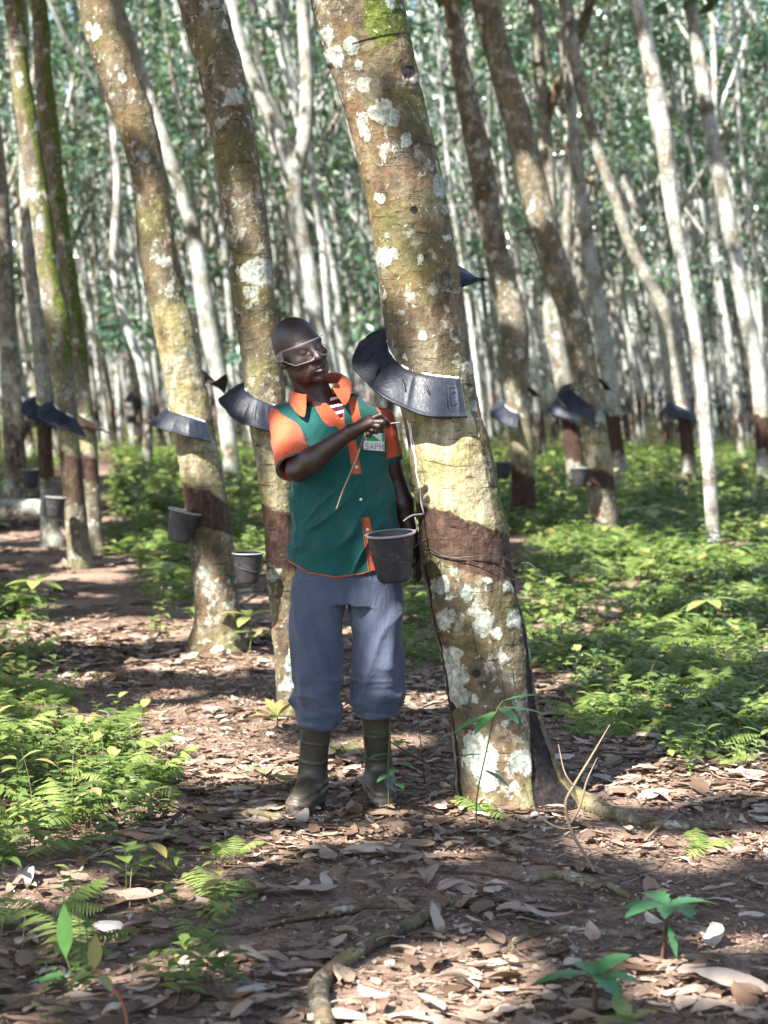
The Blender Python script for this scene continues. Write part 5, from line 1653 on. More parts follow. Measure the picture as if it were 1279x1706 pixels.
def polygonise(f, lo, hi, h, B=6):
    """surface nets on a sparse grid"""
    lo = np.asarray(lo, float); hi = np.asarray(hi, float)
    nb = np.ceil((hi - lo) / (h * B)).astype(int)
    n = nb * B + 1
    bi = np.stack(np.meshgrid(*[np.arange(k) for k in nb], indexing='ij'), -1).reshape(-1, 3)
    dc = f(lo + (bi + .5) * B * h)
    grid = np.repeat(np.repeat(np.repeat(dc.reshape(nb), B, 0), B, 1), B, 2).astype(np.float32)
    grid = np.pad(grid, ((0, 1),) * 3, mode='edge')
    act = bi[np.abs(dc) < B * h * 1.45]
    loc = np.stack(np.meshgrid(*[np.arange(B + 1)] * 3, indexing='ij'), -1).reshape(-1, 3)
    mask = np.zeros(n, bool)
    for ch in np.array_split(act, max(1, len(act) // 400)):
        idx = (ch[:, None] * B + loc[None]).reshape(-1, 3)
        mask[idx[:, 0], idx[:, 1], idx[:, 2]] = True
    idx = np.argwhere(mask)
    for ch in np.array_split(idx, max(1, len(idx) // 250000)):
        grid[ch[:, 0], ch[:, 1], ch[:, 2]] = f(lo + ch * h)
    ins = grid < 0
    cell = np.zeros(n - 1, np.int8)
    for a in (0, 1):
        for b in (0, 1):
            for c in (0, 1):
                cell += ins[a:n[0] - 1 + a, b:n[1] - 1 + b, c:n[2] - 1 + c]
    ac = np.argwhere((cell > 0) & (cell < 8))
    vid = np.full(n - 1, -1, np.int32); vid[ac[:, 0], ac[:, 1], ac[:, 2]] = np.arange(len(ac))
    acc = np.zeros((len(ac), 3)); cnt = np.zeros(len(ac))
    cor = [np.array([a, b, c]) for a in (0, 1) for b in (0, 1) for c in (0, 1)]
    g = [grid[ac[:, 0] + c[0], ac[:, 1] + c[1], ac[:, 2] + c[2]] for c in cor]
    for i in range(8):
        for j in range(i + 1, 8):
            if np.abs(cor[i] - cor[j]).sum() != 1: continue
            m = (g[i] < 0) != (g[j] < 0)
            t = np.where(m, g[i] / np.where(m, g[i] - g[j], 1), 0)
            acc += np.where(m[:, None], cor[i] + t[:, None] * (cor[j] - cor[i]), 0); cnt += m
    V = lo + (ac + acc / np.maximum(cnt, 1)[:, None]) * h
    Fs = []
    for ax in range(3):
        s0 = [slice(1, k - 1) for k in n]; s0[ax] = slice(0, n[ax] - 1)
        s1 = list(s0); s1[ax] = slice(1, n[ax])
        a0, a1 = ins[tuple(s0)], ins[tuple(s1)]
        e = np.argwhere(a0 != a1); 
        if not len(e): continue
        fl = a0[e[:, 0], e[:, 1], e[:, 2]]
        e = e + 1; e[:, ax] -= 1
        u, v = (ax + 1) % 3, (ax + 2) % 3
        q = []
        for du, dv in ((-1, -1), (0, -1), (0, 0), (-1, 0)):
            w = e.copy(); w[:, u] += du; w[:, v] += dv
            q.append(vid[w[:, 0], w[:, 1], w[:, 2]])
        q = np.stack(q, -1); q[~fl] = q[~fl][:, ::-1]
        Fs.append(q)
    F = np.concatenate(Fs); F = F[(F >= 0).all(1)]
    return V, F


# ================================================================== the worker
DP = 6.95
SP = K * DP


def Q(px, py, dy=0.0): return P(px, py, DP + dy)


def zpx(py): return P(639.5, py, DP)[2]


# --- head frame
HC = Q(500, 585, -.035)
_u = nrm([-.33, -.14, .93]); _f = np.array([.60, -.78, -.32]); _f = nrm(_f - (_f @ _u) * _u); _s = np.cross(_u, _f)
HR = np.stack([_s, _f, _u], 1)          # columns s,f,u


def H(s, f, u): return HC + HR @ np.array([s, f, u])


def head_sdf(p):
    q = (p - HC) @ HR
    x = np.abs(q[:, 0]); m = np.column_stack([x, q[:, 1], q[:, 2]])
    d = ell(m, (0, -.014, .034), (.0755, .097, .088))
    d = smin(d, ell(m, (0, .028, -.022), (.063, .068, .082)), .03)
    d = smin(d, ell(m, (0, .036, -.072), (.050, .050, .042)), .028)
    d = smin(d, ell(m, (.030, .030, -.078), (.024, .045, .026)), .02)          # jaw corner
    d = smin(d, ell(m, (0, .074, -.102), (.022, .017, .017)), .018)          # chin
    d = smin(d, rcone(m, (.0, .086, .022), (.045, .070, .022), .0115, .011), .014)     # brow
    d = smin(d, ell(m, (.045, .058, -.026), (.021, .022, .016)), .02)           # cheekbone
    d = smax(d, -ell(m, (.031, .094, .001), (.019, .014, .0125)), .010)        # eye socket
    d = smin(d, ell(m, (.031, .0755, .001), (.0135, .0125, .0125)), .003)
    d = smin(d, rcone(m, (.018, .0885, .0125), (.046, .0735, .008), .0042, .0035), .004)   # upper lid
    d = smin(d, rcone(m, (.020, .0865, -.010), (.044, .074, -.008), .0032, .003), .004)
    d = smin(d, rcone(m, (0, .086, .012), (0, .113, -.031), .0085, .0145), .009)           # nose
    d = smin(d, ell(m, (.0185, .097, -.035), (.0115, .0135, .0105)), .006)
    d = smax(d, -ell(m, (.0085, .104, -.046), (.0045, .007, .005)), .003)
    d = smin(d, ell(m, (0, .082, -.066), (.030, .018, .020)), .012)                       # muzzle
    d = smin(d, rcone(m, (0, .0985, -.0625), (.024, .086, -.067), .0092, .004), .004)      # upper lip
    d = smin(d, rcone(m, (0, .0965, -.0775), (.021, .085, -.073), .0105, .004), .004)      # lower lip
    d = smax(d, -rcone(m, (0, .107, -.0697), (.022, .090, -.0697), .0022, .0014), .0025)
    d = smax(d, -ell(m, (0, .098, -.091), (.018, .010, .006)), .008)
    d = d + .0011 * np.sin((m[:, 2] + .15 * m[:, 0] ** 2 / .03) * 900) * np.exp(-((m[:, 2] - .050) / .016) ** 2 - (m[:, 0] / .04) ** 2) * (m[:, 1] > .04)
    d = d + .0022 * np.exp(-(np.abs((m[:, 0] - .030) + .55 * (m[:, 2] + .045)) / .004) ** 2 - ((m[:, 2] + .055) / .018) ** 2) * (m[:, 1] > .04)
    d = d - .0014 * np.exp(-((m[:, 2] - .021 - .05 * (m[:, 0] - .03)) / .005) ** 2 - ((m[:, 0] - .033) / .018) ** 2) * (m[:, 1] > .05) * (1 + vnoise(m, 260, 3))
    # ear
    er = ell(m, (.079, -.012, -.008), (.009, .020, .031))
    er = smax(er, -ell(m, (.087, -.009, -.004), (.007, .012, .019)), .004)
    er = smin(er, ell(m, (.076, .002, -.030), (.007, .008, .009)), .006)
    d = smin(d, er, .006)
    return d


S_R, E_R, W_R = Q(474, 702, .02), Q(495, 784, -.21), Q(583, 720, -.245)       # raised arm
S_L, E_L, W_L = Q(632, 706, .03), Q(661, 812, .07), Q(688, 905, .06)            # hanging arm
NB = Q(538, 692, .03)
HAND = [  # raised hand: (points, radii)
    ([Q(617, 698, -.275), Q(634, 691, -.285), Q(643, 699, -.280), Q(649, 708, -.27)], [.0096, .0086, .0074, .0060]),
    ([Q(620, 703, -.288), Q(637, 703, -.302), Q(636, 713, -.287), Q(627, 716, -.270)], [.0098, .0088, .0077, .0064]),
    ([Q(615, 707, -.285), Q(630, 710, -.298), Q(627, 720, -.283), Q(617, 720, -.266)], [.0092, .0084, .0073, .006]),
    ([Q(608, 712, -.275), Q(620, 717, -.286), Q(616, 726, -.273), Q(607, 726, -.260)], [.0080, .0073, .0064, .0054]),
    ([Q(594, 714, -.245), Q(614, 708, -.245), Q(632, 706, -.252), Q(646, 710, -.264)], [.014, .0115, .0096, .0076])]
LH = [([Q(690, 935, .06), Q(692, 950, .045), Q(689, 962, .04)], [.0098, .0086, .007]),
      ([Q(694, 938, .075), Q(697, 955, .062), Q(694, 968, .055)], [.0098, .0088, .007]),
      ([Q(697, 937, .09), Q(700, 953, .08), Q(697, 966, .072)], [.0094, .0084, .007]),
      ([Q(699, 934, .103), Q(702, 947, .096), Q(700, 958, .09)], [.0085, .0075, .006]),
      ([Q(687, 915, .05), Q(683, 930, .035), Q(685, 943, .028)], [.012, .010, .0078])]
TORSO = [(zpx(py), P((a + b) / 2, py, DP)[0], DP + cy, (b - a) / 2 * SP, dp) for py, a, b, cy, dp in
         [(655, 500, 590, .02, .05), (680, 470, 622, .02, .078), (705, 463, 642, .015, .100), (760, 478, 648, .01, .114), (820, 486, 652, .0, .118), (880, 486, 659, .0, .120), (930, 485, 664, .0, .122), (975, 485, 668, .0, .124)]]


def inset(rows, e): return [(z, x, y, a - e, b - e) for z, x, y, a, b in rows]


LEG_R = [(960, 533, 49, 0), (1000, 531, 46, -.01), (1060, 530, 40.5, -.02), (1120, 527, 36.5, -.035), (1165, 529, 37, -.03), (1190, 531, 34, -.02), (1206, 530, 28, -.02)]
LEG_L = [(960, 620, 49, 0), (1000, 624, 45.5, .0), (1060, 629, 41, .0), (1120, 629, 39, -.005), (1150, 627, 39, .01), (1172, 626, 36, .015), (1186, 625, 30, .015)]


def leg_rows(L, e=0.0, kb=1.08):
    return [(zpx(y), P(cx, y, DP)[0], DP + dy, r * SP - e, r * SP * kb - e) for y, cx, r, dy in L]


def body_sdf(p):
    d = head_sdf(p)
    d = smin(d, rcone(p, H(0, -.022, -.06), NB, .057, .064), .022)
    d = smin(d, rcone(p, H(.022, .01, -.085), NB + [.02, -.05, -.03], .014, .012), .02)
    t = loft(p, inset(TORSO[:-2], .022) + inset(TORSO[-2:], .05))
    t = smin(t, rcone(p, S_R + [.02, 0, -.01], S_L + [-.02, 0, -.01], .043, .043), .03)
    d = smin(d, t, .03)
    for S, E, W in ((S_R, E_R, W_R), (S_L, E_L, W_L)):
        a = rcone(p, S, E, .045, .036)
        f1 = E + (W - E) * .28
        fo = smin(rcone(p, E, f1, .036, .041), rcone(p, f1, W, .041, .0245), .02)
        d = smin(d, smin(a, fo, .02), .02)
    # raised hand
    kn = [q[0][0] for q in HAND]
    palm = None
    for j, rr in zip(kn[:4], (.0125, .013, .0125, .011)):
        e = rcone(p, W_R + (j - W_R) * .15, j, .019, rr); palm = e if palm is None else smin(palm, e, .012)
    d = smin(d, palm, .014)
    for pts_, rs_ in HAND[:4]: d = smin(d, chain(p, pts_, rs_, .003), .0022)
    d = smin(d, chain(p, HAND[4][0], HAND[4][1], .005), .007)
    palm = None
    for (pts_, rs_) in LH[:4]:
        e = rcone(p, W_L, pts_[0], .019, .012); palm = e if palm is None else smin(palm, e, .012)
    d = smin(d, palm, .014)
    for pts_, rs_ in LH: d = smin(d, chain(p, pts_, rs_, .004), .004)
    for L in (LEG_R, LEG_L):
        d = smin(d, loft(p, leg_rows(L, .022)), .02)
    return d


V, F = polygonise(body_sdf, (P(430, 700, DP)[0], DP - .36, zpx(1212)), (P(730, 700, DP)[0], DP + .2, zpx(515)), .0029)
q = (V - HC) @ HR
ax_ = np.abs(q[:, 0])
brow = np.exp(-((q[:, 2] - .021 - .05 * (ax_ - .03)) / .0045) ** 2 - ((ax_ - .033) / .017) ** 2) * (q[:, 1] > .05)
lip = sstep(.0035, .0, np.minimum(rcone(np.column_stack([ax_, q[:, 1:]]), (0, .0985, -.0625), (.024, .086, -.067), .0085, .004), rcone(np.column_stack([ax_, q[:, 1:]]), (0, .0965, -.0775), (.021, .085, -.073), .010, .004)))
eye = sstep(.0015, -.0005, ell(np.column_stack([ax_, q[:, 1:]]), (.031, .0765, .0), (.0120, .0125, .0055)))
scalp = sstep(.0, .02, q[:, 2] - .035 - .5 * np.maximum(0, q[:, 1] - .03)) * sstep(.085, .06, q[:, 1])
tk = NT('dark_skin')
co = tk.coord('Object')
n1 = tk.noise(co, 28, 4, .6); n2 = tk.noise(co, 300, 3, .6)
c = tk.ramp(n1, [(.3, (.021, .0080, .0058)), (.55, (.033, .0132, .0092)), (.75, (.050, .021, .0142))])
c = tk.mix(tk.math('MULTIPLY', tk.attr('lip'), .6), c, (.075, .032, .030))
c = tk.mix(tk.math('MULTIPLY', tk.attr('scalp'), .55), c, (.014, .010, .011))
c = tk.mix(tk.attr('eye'), c, (.05, .040, .036))
M_SKIN = tk.done(tk.bsdf(c, tk.ramp(n1, [(.3, (.38,) * 3), (.7, (.55,) * 3)]), .50, tk.bump(tk.math('ADD', n2, tk.math('MULTIPLY', n1, 1.2)), .0014, .6)))
PB = np.array([P(560, 1360, DP)[0], DP, 0.0])
person = link('person', mesh_np('person', V - PB, F, {'lip': lip, 'eye': eye, 'scalp': np.clip(scalp + 1.4 * brow, 0, 1)}, True, [M_SKIN]))
person.location = PB
tag(person, 'worker in goggles, green and orange shirt, slate trousers and rubber boots tapping the big tree', 'person')


# --- cloth materials
def cloth(name, stops_from, extra=None, scale=420, rough=.85, var=(.72, 1.22)):
    t = NT(name); co = t.coord('Object')
    nz = t.noise(co, 9, 4, .6); fi = t.noise(co, scale, 2, .5)
    c = stops_from(t)
    c = t.mix(1, c, t.mix(nz, (var[0],) * 3, (var[1],) * 3), 'MULTIPLY')
    sp_ = t.voro(co, 55)
    c = t.mix(t.math('MULTIPLY', t.ss(sp_.outputs['Distance'], .13, .08), .55), c, (.02, .016, .014))
    c = t.mix(t.math('MULTIPLY', t.ss(t.noise(co, 5, 5, .7), .58, .72), .35), c, t.mix(.5, c, (.10, .075, .055)))
    wv = t.n('TexWave'); t.set(wv.inputs['Vector'], co); wv.inputs['Scale'].default_value = 260
    wr = t.noise(t.mapping(co, (1, 1, .35)), 34, 3, .6, 1.2)
    h = t.math('ADD', t.math('MULTIPLY', fi, .15), t.math('MULTIPLY', wr, .8))
    return t.done(t.bsdf(c, rough, .2, t.bump(h, .010, .7), **{'Sheen Weight': .12}))


GREEN, ORANGE = (.0050, .060, .053), (.40, .078, .030)
def shirt_col(t):
    k = t.ss(t.attr('orange'), -.0004, .0004)
    return t.mix(k, GREEN, ORANGE)
M_SHIRT = cloth('shirt_cloth', shirt_col)
M_ORANGE_CL = cloth('orange_cloth', lambda t: t.mix(1, ORANGE, (1, 1, 1), 'MULTIPLY'))
def tr_col(t):
    v = t.n('SeparateXYZ'); t.set(v.inputs[0], t.coord('Object'))
    gx = t.math('ABSOLUTE', t.math('SINE', t.math('MULTIPLY', v.outputs[0], 190)))
    gz = t.math('ABSOLUTE', t.math('SINE', t.math('MULTIPLY', v.outputs[2], 190)))
    g_ = t.ss(t.math('MINIMUM', gx, gz), .10, .02)
    return t.mix(t.math('MULTIPLY', g_, .28), t.ramp(t.noise(t.coord('Object'), 5, 4, .6), [(.3, (.036, .047, .078)), (.7, (.066, .078, .115))]), (.10, .11, .15))
M_TROUSER = cloth('slate_trouser_cloth', tr_col)


# --- shirt
def hem_py(px): return np.interp(px, [470, 487, 515, 560, 600, 635, 668, 690], [930, 940, 956, 963, 958, 948, 941, 935])


SLR_A, SLR_B = S_R + [-.006, .01, .012], S_R + (E_R - S_R) * .90 + [-.004, .0, -.010]
SLL_A, SLL_B = S_L + [.006, .01, .008], S_L + (E_L - S_L) * .60
VPOLY = [(522, 636), (592, 636), (576, 660), (573, 678), (570, 700), (563, 692), (550, 677), (536, 666)]


def arm_t(p, a, b):
    ba = b - a
    return ((p - a) @ ba) / (ba @ ba)


def folds(p, s, seed, st=(1, 1, .35)):
    return vnoise(p * np.array(st), s, seed, 2)


def sleeve(p, a, b, ra, rb):
    t = arm_t(p, a, b); L = np.linalg.norm(b - a)
    e = rcone(p, a, a + (b - a) * 1.25, ra, rb + (rb - ra) * .25)
    e = e - .006 * ridged(p, 12, 5) * sstep(.1, .4, t) + .004
    return e, (t - 1) * L


def shirt_solid(p):
    t = loft(p, TORSO)
    t = smin(t, rcone(p, S_R + [.03, .0, .0], S_L + [-.03, .0, .0], .052, .052), .03)
    px, py = to_px(p)
    # drape folds: diagonal pulls from the raised arm, soft vertical folds by the hem
    dgl = ((px - 480) * .55 + (py - 780) * .85) / 26 + 2.2 * vnoise(p, 9, 12)
    amp = sstep(700, 800, py) * .0040
    ca, sa = math.cos(.6), math.sin(.6)
    pr = np.column_stack([p[:, 0] * ca + p[:, 2] * sa, p[:, 1], (p[:, 2] * ca - p[:, 0] * sa)])
    pl = np.column_stack([p[:, 0] * ca - p[:, 2] * sa, p[:, 1], (p[:, 2] * ca + p[:, 0] * sa)])
    wl = sstep(600, 540, px)
    cre = ridged(pl * np.array([1.0, .8, .30]), 13, 61) * (1 - wl) + ridged(pr * np.array([.30, .8, 1.0]), 13, 66) * wl
    t = t + (.006 - .020 * np.maximum(0, cre) ** 1.5) * sstep(700, 770, py)
    t = t + amp * np.sin(dgl) * sstep(640, 520, px) + .005 * folds(p, 13, 3) * sstep(690, 760, py) + .006 * np.sin(px / 11 + 3 * vnoise(p, 7, 8)) * sstep(860, 960, py)
    t = t - .012 * np.exp(-((py - 880) / 60) ** 2 - ((px - 545) / 50) ** 2) * (p[:, 1] < DP)
    return t


def shirt_sdf(p):
    t = shirt_solid(p)
    a, ca = sleeve(p, SLR_A, SLR_B, .057, .064)
    b, cb = sleeve(p, SLL_A, SLL_B, .053, .047)
    a = smax(a, ca, .004); b = smax(b, cb, .004)
    d = smin(smin(t, a, .018), b, .018)
    px, py = to_px(p)
    # hollow: inside follows the same form so openings show a cloth edge
    d = np.maximum(d, -(d + .0075))
    sl_in = np.minimum(np.where(ca > -.08, rcone(p, SLR_A, SLR_A + (SLR_B - SLR_A) * 1.4, .0495, .0565), 9), np.where(cb > -.05, rcone(p, SLL_A, SLL_A + (SLL_B - SLL_A) * 1.4, .045, .0395), 9))
    d = np.maximum(d, -sl_in)
    in_torso = np.where((t < .01) & (ca > -.4), 1, 1)
    hem = (py - hem_py(px)) * SP
    far_slv = np.minimum(a, b) > .004
    d = np.where(far_slv, smax(d, hem, .003), d)
    d = np.maximum(d, -rcone(p, NB + [-.0, -.01, -.02], NB + (H(0, -.022, -.06) - NB) * 1.0, .056, .075))
    vp = poly_sd(px, py, VPOLY) * SP
    d = np.where(p[:, 1] < DP, np.maximum(d, np.minimum(vp, .03)), d)
    return d


V, F = polygonise(shirt_sdf, (P(425, 700, DP)[0], DP - .30, zpx(975)), (P(700, 700, DP)[0], DP + .19, zpx(632)), .0036)
px, py = to_px(V)
fr_ = V[:, 1] < DP + .03
og = np.full(len(V), -1.0)
FRONT = [[(500, 655), (545, 664), (572, 672), (575, 722), (566, 718), (559, 709), (549, 711), (538, 702), (524, 677), (500, 668)], [(579, 664), (592, 658), (601, 696), (588, 706)],
         [(578, 734), (593, 734), (602, 789), (587, 790)], [(601, 863), (615, 861), (634, 962), (615, 964)]]
for poly in FRONT: og = np.maximum(og, np.where(fr_, poly_sd(px, py, poly) * SP, -1))
tR, tL = arm_t(V, SLR_A, SLR_B), arm_t(V, SLL_A, SLL_B)
a_, ca = sleeve(V, SLR_A, SLR_B, .057, .064); b_, cb = sleeve(V, SLL_A, SLL_B, .053, .047)
seamR = poly_sd(px, py, [(430, 672), (462, 682), (468, 690), (496, 706), (512, 735), (530, 830), (430, 830)]) * SP
seamL = poly_sd(px, py, [(622, 672), (632, 690), (640, 735), (643, 800), (690, 800), (690, 670)]) * SP
cuffR = (-ca - .012); cuffL = (-cb - .020)
in_slR = np.minimum(seamR, np.where(a_ < .02, 1, -1)); in_slL = np.minimum(seamL, np.where(b_ < .02, 1, -1))
insideR = rcone(V, SLR_A, SLR_A + (SLR_B - SLR_A) * 1.4, .0505, .0575)
lin = np.where(insideR < .0015, 1.0, -1.0)
og = np.maximum(og, np.where(fr_ | True, np.minimum(in_slR, np.maximum(cuffR, np.where(insideR < .0012, .01, -1))), -1))
og = np.maximum(og, np.minimum(in_slL, cuffL))
hemd = .0055 - np.abs((py - hem_py(px)) * SP)
og = np.maximum(og, np.where((np.minimum(a_, b_) > .004) & (py > 920), hemd, -1))
shirt = link('shirt', mesh_np('shirt', V - PB, F, {'orange': og}, True, [M_SHIRT]), person)


# project little things onto the shirt front
def shirt_front(px_, py_):
    """first hit of the view ray with the shirt solid -> point"""
    lo_, hi_ = DP - .3, DP + .02
    ys_ = np.linspace(lo_, hi_, 500)
    pp = np.array([P(px_, py_, y) for y in ys_])
    d = shirt_solid(pp)
    i = np.argmax(d < 0)
    return pp[i] if d[i] < 0 else pp[np.argmin(d)]


def patch_on_shirt(pix, off, nu=10, nv=8):
    """quad patch (4 corner pixels) draped on the shirt front"""
    c0, c1, c2, c3 = [np.array(q, float) for q in pix]
    V = []
    for j in range(nv):
        for i in range(nu):
            u, v = i / (nu - 1), j / (nv - 1)
            q = (c0 * (1 - u) + c1 * u) * (1 - v) + (c3 * (1 - u) + c2 * u) * v
            V.append(shirt_front(*q) + [0, -off, 0])
    return np.array(V), grid_faces(nv, nu)


M_BUTTON = simple_mat('pale_button', (.55, .50, .45), .35, .5)
mbb = []
for bx, by in ((594, 778), (601, 832), (612, 882), (620, 915), (572, 722)):
    p = shirt_front(bx, by) + [0, -.003, 0]
    mb = MB(); a = np.arange(14) / 14 * 2 * np.pi
    prof = [(0, -.0014), (.0028, -.0012), (.0042, -.0020), (.0052, -.0012), (.0054, .002)]
    Vb = np.array([[(r * math.cos(x), o_, r * math.sin(x)) for x in a] for r, o_ in prof]).reshape(-1, 3) + p - PB
    mb.add(Vb, grid_faces(len(prof), 14, True)); mb.build('button', [M_BUTTON], shirt)
# green front strip edge (placket fold)
mb = MB()
for x0, y0, x1, y1 in ((587, 790, 603, 862), (603, 862, 616, 958), (576, 725, 587, 790)):
    pp = np.array([shirt_front(x0 + (x1 - x0) * f, y0 + (y1 - y0) * f) + [0, -.002, 0] for f in np.linspace(0, 1, 14)])
    add_tube(mb, pp - PB, .0016, 5)
for x0, y0, x1, y1 in ((594, 735, 604, 790), (604, 790, 616, 862), (616, 862, 636, 950)):
    pp = np.array([shirt_front(x0 + (x1 - x0) * f, y0 + (y1 - y0) * f) + [0, -.0015, 0] for f in np.linspace(0, 1, 14)])
    add_tube(mb, pp - PB, .0013, 5)
M_SEAM = cloth('green_seam', lambda t: t.mix(1, (.005, .075, .06), (1, 1, 1), 'MULTIPLY'))
mb.build('placket_seam', [M_SEAM], shirt)
# chest badge : white label with green emblem and grey lettering
M_BADGEW = simple_mat('badge_white', (.62, .63, .60), .8, .15, .1)
M_BADGEG = simple_mat('badge_green', (.02, .30, .10), .8, .15, .1)
M_BADGET = simple_mat('badge_letters', (.14, .16, .17), .8, .15, .1)
Vp, Fp = patch_on_shirt([(606, 720), (640, 722), (640, 752), (605, 749)], .0055)
badge = link('badge', mesh_np('badge', Vp - PB, Fp, None, True, [M_BADGEW]), shirt)
sol = badge.modifiers.new('thick', 'SOLIDIFY'); sol.thickness = .0015; sol.offset = -1
mb = MB()
for tri in (((607, 734), (634, 735), (617, 721), (616, 720.6)), ((636, 735), (639.6, 735.4), (639.6, 723), (637, 722))):
    Vp, Fp = patch_on_shirt(tri, .0085, 8, 6); mb.add(Vp - PB, Fp)
mb.build('emblem', [M_BADGEG], badge)
# letters from strokes
mb = MB()
GL = {'S': [[(.9, .9), (.5, 1), (.12, .85), (.15, .6), (.85, .42), (.9, .15), (.5, 0), (.08, .12)]], 'A': [[(0, 0), (.5, 1), (1, 0)], [(.2, .38), (.8, .38)]], 'P': [[(.1, 0), (.1, 1), (.7, 1), (.92, .76), (.7, .5), (.1, .5)]], 'H': [[(.1, 0), (.1, 1)], [(.9, 0), (.9, 1)], [(.1, .5), (.9, .5)]]}
for k, ch in enumerate('SAPH'):
    for st in GL[ch]:
        pp = np.array([shirt_front(608 + k * 8.0 + 6.2 * u, 748.0 + k * .25 - 9.2 * v) + [0, -.0078, 0] for u, v in st])
        add_tube(mb, pp - PB, .0015, 5)
mb.build('lettering', [M_BADGET], badge)
# pocket top stitched flap under the badge
# --- collar
mb = MB()
CC = Q(533, 651, .010); tilt = Matrix.Rotation(math.radians(15), 3, 'X') @ Matrix.Rotation(math.radians(-15), 3, 'Y')
TM = np.array(tilt)
th = np.linspace(.42, 2 * math.pi - .62, 60) + .16
prof = []
for a in th:
    e = min(abs(a - th[0]), abs(a - th[-1])); pt = math.exp(-(e / .38) ** 2)
    dr = np.array([math.sin(a), -math.cos(a), 0]); R = np.array([.074, .072, 1])
    z0 = .004 * (1 - math.cos(a)) 
    base_ = dr * .080 + [0, 0, z0 - .012]; top = dr * .084 + [0, 0, z0 + .026 - .006 * pt]
    fold = dr * .093 + [0, 0, z0 + .027 - .008 * pt]; mid = dr * (.108 + .005 * math.sin(a * 5)) + [0, 0, z0 + .006 - .012 * pt]
    out_ = dr * (.118 + .020 * pt) + [0, 0, z0 - .020 - .030 * pt]
    prof.append([base_, top, fold, mid, out_])
Vc = np.transpose(np.array(prof), (1, 0, 2)).reshape(-1, 3) @ TM.T
Vc = Vc + .0025 * vnoise(Vc, 30, 4)[:, None]
mb.add(Vc + CC - PB, grid_faces(5, 60))
collar = mb.build('collar', [M_ORANGE_CL], shirt)
sol = collar.modifiers.new('thick', 'SOLIDIFY'); sol.thickness = .0035; sol.offset = 0
sub = collar.modifiers.new('smooth', 'SUBSURF'); sub.levels = 1; sub.render_levels = 2


# --- undershirt
def under_sdf(p):
    t = smin(loft(p, inset(TORSO, .011)), rcone(p, S_R + [.03, 0, 0], S_L + [-.03, 0, 0], .043, .043), .03)
    d = np.maximum(t, -(t + .007))
    px, py = to_px(p)
    d = np.maximum(d, (py - 770) * SP)
    return np.maximum(d, -rcone(p, NB + [-.0, -.02, -.03], H(0, -.022, -.06), .056, .062))


V, F = polygonise(under_sdf, (P(455, 700, DP)[0], DP - .16, zpx(775)), (P(660, 700, DP)[0], DP + .16, zpx(640)), .0045)
tu = NT('striped_undershirt'); v = tu.n('SeparateXYZ'); tu.set(v.inputs[0], tu.coord('Object'))
w = tu.math('ADD', tu.math('MULTIPLY', v.outputs[2], 240), tu.math('MULTIPLY', v.outputs[0], -60))
c = tu.mix(tu.ss(tu.math('SINE', w), .35, .5), (.055, .010, .022), (.55, .47, .40))
M_UNDER = tu.done(tu.bsdf(c, .9, .15))
link('undershirt', mesh_np('undershirt', V - PB, F, None, True, [M_UNDER]), person)


# --- trousers
def trouser_sdf(p):
    px, py = to_px(p)
    d = None
    for L, end, sgn in ((LEG_R, 1206, 1), (LEG_L, 1186, -1)):
        e = loft(p, leg_rows(L))
        up = sstep(end - 110, end - 10, py)
        e = e + up * .0065 * np.sin((py + 14 * vnoise(p, 8, 31)) / 7.2 + px / 25) * sstep(end, end - 22, py)
        e = e + .0055 * np.sin(px / 13 + sgn + 2.5 * vnoise(p, 6, 44)) * sstep(980, 1060, py) * (1 - up * .3)
        e = e + .008 * folds(p, 8, 17 + sgn, (1, 1, .55))
        pr = np.column_stack([p[:, 0] + .25 * sgn * p[:, 2], p[:, 1], p[:, 2]])
        e = e + .005 - .0165 * np.maximum(0, ridged(pr * np.array([1, 1, .33]), 10, 81 + sgn)) ** 1.5 * sstep(960, 1030, py)
        e = e - .014 * np.maximum(0, ridged(p * np.array([.5, .5, 1.3]), 14, 87 + sgn)) ** 1.5 * up
        d = e if d is None else smin(d, e, .012)
    top = [(zpx(py_), P((a + b) / 2, py_, DP)[0], DP + .005, (b - a) / 2 * SP, .108 if py_ < 950 else .122) for py_, a, b in ((905, 502, 648), (935, 498, 652), (955, 489, 664), (980, 486, 668), (992, 484, 670), (1004, 490, 664))]
    d = smin(d, loft(p, top) + .004 * np.sin(px / 17 + 2 * vnoise(p, 6, 3)), .02)
    # crease between the legs and fly fold
    d = d + .006 * np.exp(-((px - 580) / 5) ** 2) * sstep(960, 1000, py)
    return d


V, F = polygonise(trouser_sdf, (P(470, 700, DP)[0], DP - .20, zpx(1214)), (P(690, 700, DP)[0], DP + .20, zpx(900)), .004)
link('trousers', mesh_np('trousers', V - PB, F, None, True, [M_TROUSER]), person)

# --- boots
tb = NT('olive_rubber'); co = tb.coord('Object')
n1 = tb.noise(co, 9, 4, .6); n2 = tb.noise(co, 60, 4, .65)
v = tb.n('SeparateXYZ'); tb.set(v.inputs[0], co)
mud = tb.ss(tb.math('ADD', v.outputs[2], tb.math('MULTIPLY', n2, .12)), .20, .06)
c = tb.ramp(n1, [(.3, (.020, .017, .011)), (.6, (.042, .036, .024)), (.8, (.065, .055, .038))])
c = tb.mix(tb.math('MULTIPLY', mud, tb.ss(n2, .42, .62)), c, (.12, .085, .06))
c = tb.mix(tb.ss(tb.attr('sole'), .4, .6), c, (.012, .011, .010))
M_BOOT = tb.done(tb.bsdf(c, tb.ramp(n2, [(.35, (.36,) * 3), (.7, (.62,) * 3)]), .4, tb.bump(n2, .0015, .5)))


